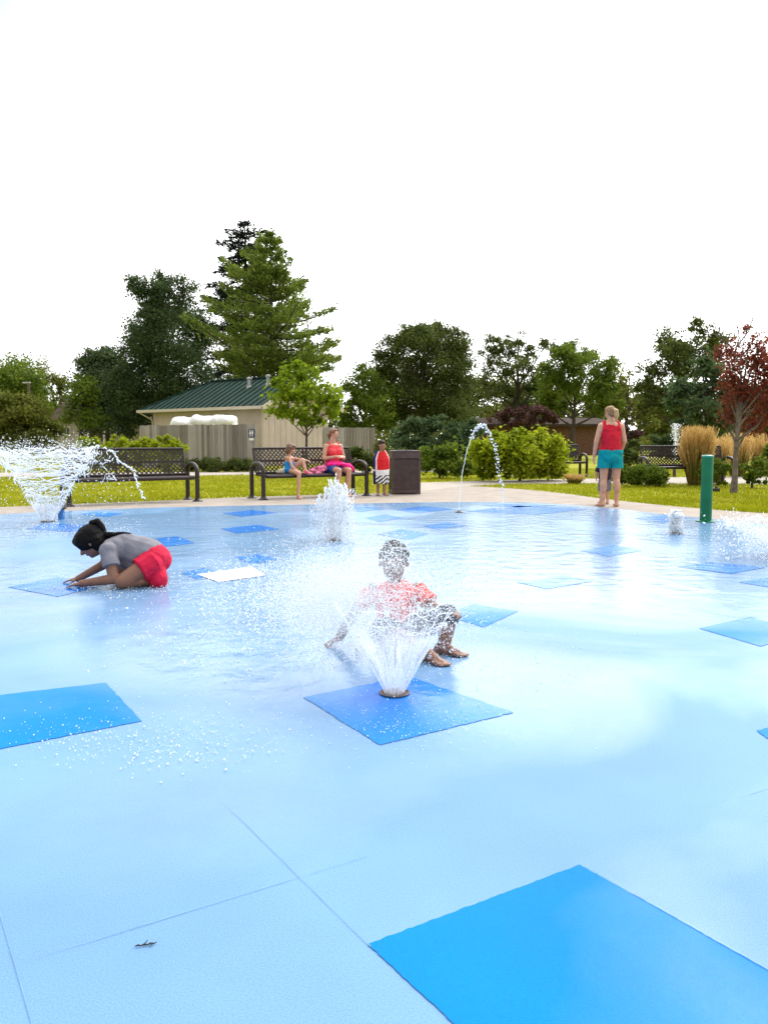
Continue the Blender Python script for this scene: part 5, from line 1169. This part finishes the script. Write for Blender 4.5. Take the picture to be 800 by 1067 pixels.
# (B) small child in front of her, seen between her legs
def toddler():
    c = G(634, 526.2); c.y += .28
    r = person(c, 'small child in dark top standing in front of the woman, mostly hidden')
    f = Fig(); f.ell((0, 0, .42), (.095, .075, .08)); f.cap((0, 0, .45), (0, 0, .6), .09, .095); f.ell((0, 0, .64), (.105, .07, .05)); f.cap((0, 0, .66), (0, 0, .72), .04, .036)
    for k in (-1, 1):
        f.chain([(k * .05, 0, .41), (k * .055, .01, .22), (k * .055, 0, .06)], [.05, .037, .027]); f.foot((k * .055, 0, .06), (k * .2, 1), .14, .024)
        f.chain([(k * .105, 0, .645), (k * .14, .02, .52), (k * .12, .1, .44)], [.032, .026, .02]); f.hand((k * .12, .1, .44), (0, .6, -.8), (-k, 0, 0), .09, .6, k)
    P, M_ = f.head((0, .01, .8), (-.2, 1, -.1), (0, 0, 1), .085); f.done('body', SK_FAIR, r, .007, 3); eyes(r, P, M_, .085)
    h = Fig(); h.ell(P(0, -.15, .32), (.068, .08, .07), M_); h.done('hair', H_BROWN, r, .007, 2, .004, 25)
    t = Fig(); t.cap((0, 0, .42), (0, 0, .62), .108, .106, True); t.ell((0, 0, .64), (.112, .08, .055)); 
    for k in (-1, 1): t.cap((k * .1, 0, .645), (k * .135, .015, .55), .042, .042, True)
    t.done('shirt', cloth('cloth_dark', (.02, .018, .03)), r, .007, 3, .006, 12)
    s_ = Fig(); s_.ell((0, 0, .42), (.105, .085, .08))
    for k in (-1, 1): s_.cap((k * .05, 0, .41), (k * .056, .005, .22), .062, .064, True)
    s_.done('shorts', mat('cloth_grey_pattern', (.15, .15, .17), .8, var=.45, scale=55), r, .007, 2, .004, 12)
toddler()
# helper: a point on the bench seat below a pixel column
def on_bench(px, y=-.05):
    Rm = Matrix.Rotation(RZB, 3, 'Z'); k = (px - CX) / F; o = bench.location + Rm @ Vector((0, y, 0)); u = Rm @ Vector((1, 0, 0)); t = (k * o.y - o.x) / (u.x - k * u.y)
    return Vector((*(o + u * t).xy, 0))
# (C) woman on the bench; local front is -y
def bench_woman():
    c = on_bench(347, .02); r = person(c, 'woman in coral tank top sitting on the bench with pink cloth in her lap', RZB)
    f = Fig(); zs = .46
    f.ell((0, .0, zs + .10), (.17, .14, .1)); f.cap((0, .02, zs + .16), (0, .0, zs + .32), .125, .13); f.ell((0, -.01, zs + .42), (.155, .105, .13)); f.ell((0, 0, zs + .52), (.16, .08, .06)); f.cap((0, -.0, zs + .54), (.0, -.02, zs + .66), .05, .046)
    for k in (-1, 1):
        f.ell((k * .07, -.09, zs + .40), (.07, .06, .065))
        f.chain([(k * .09, -.02, zs + .08), (k * .11, -.44, zs + .05), (k * .10, -.40, .09)], [.085, .056, .037]); f.ell((k * .105, -.385, .32), (.05, .055, .11)); f.foot((k * .10, -.40, .09), (k * .15, -1), .22, .031)
        f.chain([(k * .16, 0, zs + .51), (k * .215, -.04, zs + .27), (k * .06, -.25, zs + .31)], [.05, .04, .028]); f.hand((k * .06, -.25, zs + .31), (-k * .7, -.6, .15), (-k * .3, .2, -.9), .15, .9, -k)
    P, M_ = f.head((.01, -.035, zs + .745), (.45, -.85, -.02), (0, 0, 1), .1); f.done('body', SK_FAIR, r, .0075, 4); eyes(r, P, M_, .1)
    h = Fig(); h.ell(P(0, -.22, .34), (.078, .09, .078), M_); h.ell(P(0, .18, .76), (.055, .055, .03), M_); h.chain([P(0, -.85, .0), P(0, -1.2, -.2), P(0, -1.15, -.9)], [.035, .04, .018]); h.done('hair', mat('hair_auburn', (.2, .075, .035), .5, var=.25, scale=40), r, .007, 2, .005, 22)
    t = Fig(); t.ell((0, .01, zs + .14), (.178, .15, .09)); t.cap((0, .02, zs + .16), (0, 0, zs + .32), .142, .143); t.ell((0, -.01, zs + .42), (.165, .117, .14)); t.ell((0, 0, zs + .5), (.145, .09, .06))
    for k in (-1, 1): t.ell((k * .07, -.09, zs + .40), (.08, .07, .075)); t.chain([(k * .09, -.06, zs + .5), (k * .09, 0, zs + .575), (k * .09, .05, zs + .5)], [.028, .026, .028])
    t.done('tank_top', cloth('cloth_coral', (.72, .06, .075)), r, .0075, 3, .01, 8)
    s_ = Fig(); s_.ell((0, .0, zs + .10), (.183, .155, .1))
    for k in (-1, 1): s_.cap((k * .09, -.02, zs + .085), (k * .10, -.30, zs + .068), .1, .085, True)
    s_.done('shorts', cloth('cloth_blue', (.05, .12, .42)), r, .0075, 3, .006, 9)
    l_ = Fig(); l_.ell((.02, -.2, zs + .165), (.2, .17, .045)); l_.ell((.14, -.3, zs + .12), (.1, .14, .06)); l_.ell((-.12, -.12, zs + .17), (.09, .1, .06)); l_.ell((.2, -.32, zs + .06), (.05, .12, .07)); l_.ell((.0, -.06, zs + .2), (.15, .05, .06))
    o = l_.done('pink_cloth', cloth('cloth_pink', (.78, .02, .22)), None, .008, 2, .03, 9)
    o.location = c; o.rotation_euler = (0, 0, RZB); tag(o, 'bright pink cloth lying across the lap of the bench woman', 'cloth')
bench_woman()
# (D) girl on the bench: world axes, x right, y away
def bench_girl():
    c = on_bench(302, -.06); r = person(c, 'little girl in blue swimsuit on the bench, one knee drawn up')
    zs = .455; f = Fig()
    f.ell((0, 0, zs + .075), (.1, .1, .08)); f.cap((-.01, 0, zs + .1), (-.01, .01, zs + .24), .082, .085); f.ell((-.01, .01, zs + .29), (.085, .1, .06)); f.cap((-.01, .01, zs + .31), (.0, .0, zs + .38), .036, .032)
    f.chain([(.02, -.05, zs + .06), (.20, -.26, zs + .015), (.185, -.29, .07)], [.062, .042, .026]); f.ell((.195, -.265, .3), (.036, .04, .08)); f.foot((.185, -.29, .07), (.5, -.8), .16, .024)
    f.chain([(.03, .05, zs + .07), (.25, -.02, zs + .255), (.31, -.09, zs + .05)], [.062, .042, .027]); f.foot((.31, -.09, zs + .065), (.85, -.35), .16, .023, z=zs + .005)
    f.chain([(-.0, -.09, zs + .29), (.06, -.14, zs + .13), (.22, -.14, zs + .02)], [.03, .025, .02]); f.hand((.22, -.14, zs + .04), (1, -.1, -.2), (0, 0, -1), .095, .4, 1)
    f.chain([(-.0, .1, zs + .295), (.17, .09, zs + .27), (.32, -.02, zs + .25)], [.03, .025, .02]); f.hand((.32, -.02, zs + .25), (1, -.5, -.1), (0, 0, -1), .095, .5, -1)
    P, M_ = f.head((.03, -.0, zs + .47), (.9, -.25, -.22), (0, 0, 1), .094); f.done('body', SK_FAIR, r, .007, 3); eyes(r, P, M_, .094)
    h = Fig(); h.ell(P(0, -.18, .3), (.078, .09, .078), M_); h.ell(P(0, -.5, -.3), (.07, .06, .10), M_); h.ell(P(0, .3, .7), (.055, .05, .03), M_)
    for k in (-1, 1): h.chain([P(k * .72, .1, .4), P(k * .75, -.05, -.3), P(k * .62, -.1, -.85)], [.024, .024, .012])
    h.done('hair', H_BROWN, r, .007, 2, .005, 22)
    s_ = Fig(); s_.ell((0, 0, zs + .08), (.113, .112, .085)); s_.cap((-.01, 0, zs + .1), (-.01, .01, zs + .225), .094, .093, True)
    s_.done('swimsuit', cloth('cloth_sky_blue', (.02, .24, .58)), r, .007, 2, .004, 14)
    n_ = Fig(); n_.chain([(.06, -.03, zs + .22), (.035, -.02, zs + .33), (-.04, .01, zs + .335)], [.014, .012, .012]); n_.chain([(.06, .03, zs + .22), (.03, .03, zs + .33), (-.04, .01, zs + .335)], [.014, .012, .012]); n_.done('halter_strap', MATS['cloth_pink'], r, .005, 1)
    sh = Fig(); sh.foot((.31, -.09, zs + .05), (.85, -.35), .165, .027, z=zs + .003); sh.done('pink_shoe', mat('shoe_pink', (.7, .12, .2), .5), r, .006, 1, cuts=[((0, 0, zs + .05), (0, 0, 1))])
bench_girl()
# towels lying on the bench
c = on_bench(332, -.12)
l_ = Fig()
for x, y, z, a, b, d in [(0, 0, .06, .15, .12, .055), (.08, .02, .10, .09, .08, .05), (-.1, -.03, .045, .1, .09, .04), (.02, -.06, .11, .08, .06, .035), (-.03, -.15, .02, .1, .04, .05)]: l_.ell((x, y, z), (a, b, d))
o = l_.done('towel', mat('towel_pink', (.70, .16, .28), .9, var=.35, scale=9), None, .008, 2, .03, 10); o.location = (c.x, c.y, .45); tag(o, 'rumpled pink patterned towel on the seat between girl and woman', 'towel')
c = on_bench(294, .02); l_ = Fig(); l_.ell((0, 0, .05), (.085, .08, .05)); l_.ell((.04, -.02, .08), (.05, .05, .04)); l_.ell((-.06, .01, .03), (.05, .06, .03))
o = l_.done('towel', mat('towel_cream', (.62, .55, .42), .9), None, .007, 2, .015, 14); o.location = (c.x, c.y, .45); tag(o, 'small cream cloth bunched on the seat behind the girl', 'towel')
# (E) boy wrapped in a beach towel by the bin
def towel_boy():
    c = G(397, 516); r = person(c, 'boy wrapped in a striped beach towel beside the trash bin')
    f = Fig(); f.ell((0, 0, .52), (.1, .085, .09)); f.cap((0, 0, .56), (0, 0, .76), .1, .11); f.ell((0, 0, .8), (.13, .08, .055)); f.cap((0, 0, .83), (.01, -.01, .9), .042, .038)
    for k in (-1, 1):
        f.chain([(k * .055, 0, .5), (k * .06, -.01, .27), (k * .065, 0, .065)], [.06, .042, .028]); f.foot((k * .065, 0, .065), (k * .3 + .2, -1), .17, .025)
        f.chain([(k * .12, 0, .79), (k * .125, -.02, .66), (k * .03, -.10, .70)], [.033, .028, .02]); f.hand((k * .03, -.10, .70), (-k * .6, -.4, .5), (-k * .3, .5, .3), .10, 1.1, -k)
    P, M_ = f.head((.015, -.025, .985), (.55, -.8, -.25), (0, 0, 1), .098); f.done('body', skin_mat('skin_light_brown', (.34, .17, .105)), r, .007, 3); eyes(r, P, M_, .098)
    h = Fig(); h.ell(P(0, -.2, .38), (.074, .088, .074), M_); h.ell(P(0, .2, .78), (.052, .05, .026), M_); h.done('hair', mat('hair_dark_brown', (.03, .017, .012), .6, spec=.2, var=.3, scale=40), r, .007, 2, .004, 28)
    # towel: folded shell around the shoulders down to the shins, coloured in blocks
    bm = bmesh.new(); nu, nv = 88, 60; rows = []
    for i in range(nv + 1):
        v = i / nv; z = .88 - .65 * v; row = []
        for j_ in range(nu):
            a = 2 * math.pi * j_ / nu; open_ = max(0, math.cos(a + math.pi / 2))
            rx = .07 + .105 * min(1, v * 4) ** .7 - .03 * v; ry = .065 + .08 * min(1, v * 4) ** .7 - .01 * v
            fold = 1 + (.03 + .05 * v) * math.sin(a * 9 + 2.5 * v + 1.2 * math.sin(a * 2)) * min(1, v * 3) + .03 * noise.noise((math.cos(a) * 3, math.sin(a) * 3, v * 5))
            row.append(bm.verts.new((rx * fold * math.cos(a), ry * fold * math.sin(a) + .0, z - (.0 if i < nv else .03 * noise.noise((a, 0, 3))) + .02 * math.cos(a * 2) * (1 - v))))
        rows.append(row)
    for i in range(nv):
        for j_ in range(nu):
            f_ = bm.faces.new((rows[i][j_], rows[i + 1][j_], rows[i + 1][(j_ + 1) % nu], rows[i][(j_ + 1) % nu])); f_.smooth = True
            a = math.degrees(2 * math.pi * (j_ + .5) / nu) % 360; v = (i + .5) / nv       # 270 = towards the camera
            d = a - 270
            if d < -42 or d > 95: k = 0
            elif v < .62: k = 2 if (-42 < d < -30 or 62 < d < 70) else 1
            elif v < .74: k = 2
            else: k = 3 if ((d * .012 + v * 4.2) % .5) < .25 else 2
            if v > .56 and v <= .62: k = 2
            f_.material_index = k
    me = bpy.data.meshes.new('beach_towel'); bm.to_mesh(me); bm.free()
    o = link_mesh('beach_towel', me, [cloth('towel_navy', (.025, .02, .10)), cloth('towel_red', (.62, .02, .025)), cloth('towel_white', (.75, .74, .74)), cloth('towel_black', (.015, .015, .018))], None)
    md = o.modifiers.new('thick', 'SOLIDIFY'); md.thickness = .008; o.location = c; tag(o, 'beach towel in navy, red and white with black stripes around the boy', 'towel')
towel_boy()
# (F) girl kneeling and reaching to the ground; x right, y away, units metres
def kneeling_girl():
    c = G(120, 609); r = person(c, 'dark haired girl in grey shirt and pink shorts kneeling on the wet pad')
    k = c.y / F   # metres per pixel there
    f = Fig(); M3 = Matrix.Rotation(R(18), 3, 'Y')
    hipN, hipF = Vector((.30, -.08, .17)), Vector((.30, .08, .17))
    f.ell((.285, 0, .195), (.125, .125, .115)); f.cap((.25, 0, .22), (.10, 0, .275), .105, .105); f.ell((.05, 0, .275), (.12, .125, .10)); f.ell((0, 0, .285), (.08, .145, .07)); f.cap((-.02, 0, .29), (-.10, 0, .315), .042, .04)
    f.chain([hipN, (.12, -.2, .06), (.27, -.09, .045)], [.08, .057, .038]); f.ell((.2, -.14, .05), (.08, .045, .042)); f.foot((.275, -.08, .045), (1, .35), .15, .026)
    f.chain([hipF, (-.04, .17, .09), (.18, .16, .045)], [.078, .056, .038]); f.foot((.2, .16, .045), (1, .1), .17, .026)
    f.chain([(.0, -.14, .265), (.055, -.19, .075), (-.20, -.16, .035)], [.048, .04, .027]); f.hand((-.19, -.16, .035), (-1, -.05, -.12), (0, 0, -1), .135, .25, 1, .25)
    f.chain([(-.02, .13, .265), (-.13, .12, .13), (-.30, .05, .035)], [.046, .038, .026]); f.hand((-.29, .055, .035), (-1, -.1, -.12), (0, 0, -1), .135, .25, -1, .25)
    P, M_ = f.head((-.17, -.01, .325), (-.80, -.12, -.62), (-.55, 0, .8), .118); f.done('body', SK_TAN, r, .006, 4); eyes(r, P, M_, .118)
    h = Fig(); h.ell(P(0, -.17, .30), (.094, .113, .100), M_); h.ell(P(0, .28, .72), (.068, .062, .036), M_); h.ell(P(0, -.6, -.1), (.072, .06, .09), M_)
    h.ell(P(0, .44, .56), (.062, .062, .046), M_)
    for s_ in (-1, 1): h.cap(P(s_ * .52, .3, .5), P(s_ * .5, -.5, -.1), .036, .04); h.ell(P(s_ * .56, .14, .26), (.034, .075, .075), M_); h.ell(P(s_ * .5, -.35, -.25), (.04, .05, .075), M_)
    h.done('hair', H_BLACK, r, .006, 2, .004, 26)
    pt = Fig(); a = P(0, -.62, .72)
    pt.chain([a, a + Vector((-.0, 0, .035)), a + Vector((.045, .0, .045)), a + Vector((.075, 0, .0)), a + Vector((.08, .0, -.06)), a + Vector((.06, 0, -.11))], [.02, .022, .026, .03, .032, .03])
    b = a + Vector((.08, -.01, -.06)); pt.chain([b, (.02, -.02, .385), (.08, -.02, .395), (.14, -.02, .395)], [.03, .02, .014, .005]); pt.done('ponytail', H_BLACK, r, .006, 2, .004, 30)
    m = MB(); q = a + Vector((.004, -.012, .012)); m.lathe([(.011, -.003), (.015, 0), (.011, .003)], q, 12); m.build('hair_tie', mat('tie_white', (.75, .73, .72), .5), r, True)
    t = Fig(); t.cap((.265, 0, .225), (.10, 0, .28), .122, .117, False); t.ell((.05, 0, .28), (.125, .135, .108)); t.ell((0, 0, .29), (.085, .152, .078)); t.cap((.1, 0, .19), (.2, .0, .15), .08, .09)
    t.ell((0, -.135, .275), (.068, .06, .066)); t.cap((.0, -.13, .275), (.035, -.18, .165), .066, .062, True); t.cap((-.02, .12, .275), (-.085, .125, .19), .06, .058, True)
    t.done('shirt', mat('cloth_grey', (.20, .195, .225), .85, spec=.2, var=.07, scale=12, bump=.5, bscale=80), r, .006, 3, .012, 8, [((-.055, 0, .3), (-1, 0, .25)), ((.315, 0, .2), (.9, 0, -.35))])
    s_ = Fig(); s_.ell((.29, 0, .195), (.14, .142, .125)); s_.cap(hipN + Vector((.02, .02, .01)), hipN.lerp(Vector((.12, -.2, .06)), .42), .106, .098, True); s_.ell(hipN, (.098, .095, .096)); s_.cap(hipF, hipF.lerp(Vector((-.04, .17, .09)), .38), .096, .085, True); s_.cap((.32, -.06, .15), (.355, -.09, .05), .08, .072)
    s_.done('shorts', cloth('cloth_hot_pink', (.54, .011, .048)), r, .006, 3, .008, 10, [((.19, 0, .25), (-.75, 0, .45))] if 0 else ())
kneeling_girl()
# (G) boy sitting behind the near jet, leaning on his right hand
def jet_boy():
    c = G(412, 672); r = person(c, 'boy in coral shirt sitting on the pad behind the near water cone'); r.scale = (.95, .95, .94)
    f = Fig()
    f.ell((0, .02, .085), (.12, .1, .085)); f.cap((0, .02, .1), (0, .03, .24), .098, .105); f.ell((0, .03, .29), (.13, .085, .075)); f.cap((0, .03, .33), (-.005, .015, .40), .042, .04)
    f.chain([(-.13, .03, .315), (-.235, .04, .18), (-.315, -.02, .05)], [.042, .035, .025]); f.hand((-.315, -.02, .045), (-.75, -.25, -.35), (0, 0, -1), .125, .3, 1, .3)
    f.chain([(.13, .03, .315), (.22, -.06, .22), (.28, -.16, .245)], [.042, .034, .025]); f.hand((.28, -.16, .24), (.5, -.6, -.1), (-.2, .2, -1), .115, .7, -1)
    f.chain([(.07, -.0, .09), (.285, -.17, .20), (.26, -.21, .05)], [.075, .052, .034]); f.foot((.25, -.21, .05), (.95, -.45), .17, .027)
    f.chain([(-.06, -.02, .08), (.02, -.33, .12), (.17, -.36, .04)], [.075, .052, .034]); f.foot((.165, -.36, .045), (.6, -.7), .17, .027)
    P, M_ = f.head((-.01, .0, .475), (-.05, -1, -.12), (0, 0, 1), .108); f.done('body', SK_BROWN, r, .006, 3); eyes(r, P, M_, .108)
    h = Fig(); h.ell(P(0, -.2, .34), (.086, .10, .088), M_); h.ell(P(0, .2, .78), (.06, .055, .03), M_); h.done('hair', H_BLACK, r, .006, 2, .005, 30)
    t = Fig(); t.cap((0, .02, .10), (0, .03, .24), .118, .118); t.ell((0, .03, .29), (.138, .096, .083))
    t.cap((-.12, .03, .315), (-.2, .035, .225), .054, .056, True); t.cap((.12, .03, .315), (.19, -.025, .25), .054, .056, True)
    t.done('shirt', cloth('cloth_orange_red', (.80, .10, .06)), r, .006, 3, .01, 10)
    s_ = Fig(); s_.ell((0, .01, .085), (.133, .115, .08)); s_.cap((.07, 0, .09), (.275, -.165, .197), .09, .07, True); s_.ell((.28, -.17, .2), (.066, .066, .066)); s_.cap((-.06, -.02, .085), (-.005, -.26, .115), .09, .075, True)
    s_.done('shorts', cloth('cloth_charcoal', (.04, .04, .055)), r, .006, 3, .008, 10)
jet_boy()

for o in bpy.data.objects:
    if o.type == 'MESH' and o.parent and o.name.split('.')[0] in ('droplets', 'splash', 'strands', 'foam', 'falling_drops', 'thrown_spray', 'fine_spray', 'flung_stream', 'blades', 'plumes'): o['kind'] = 'stuff'
hair_strands()
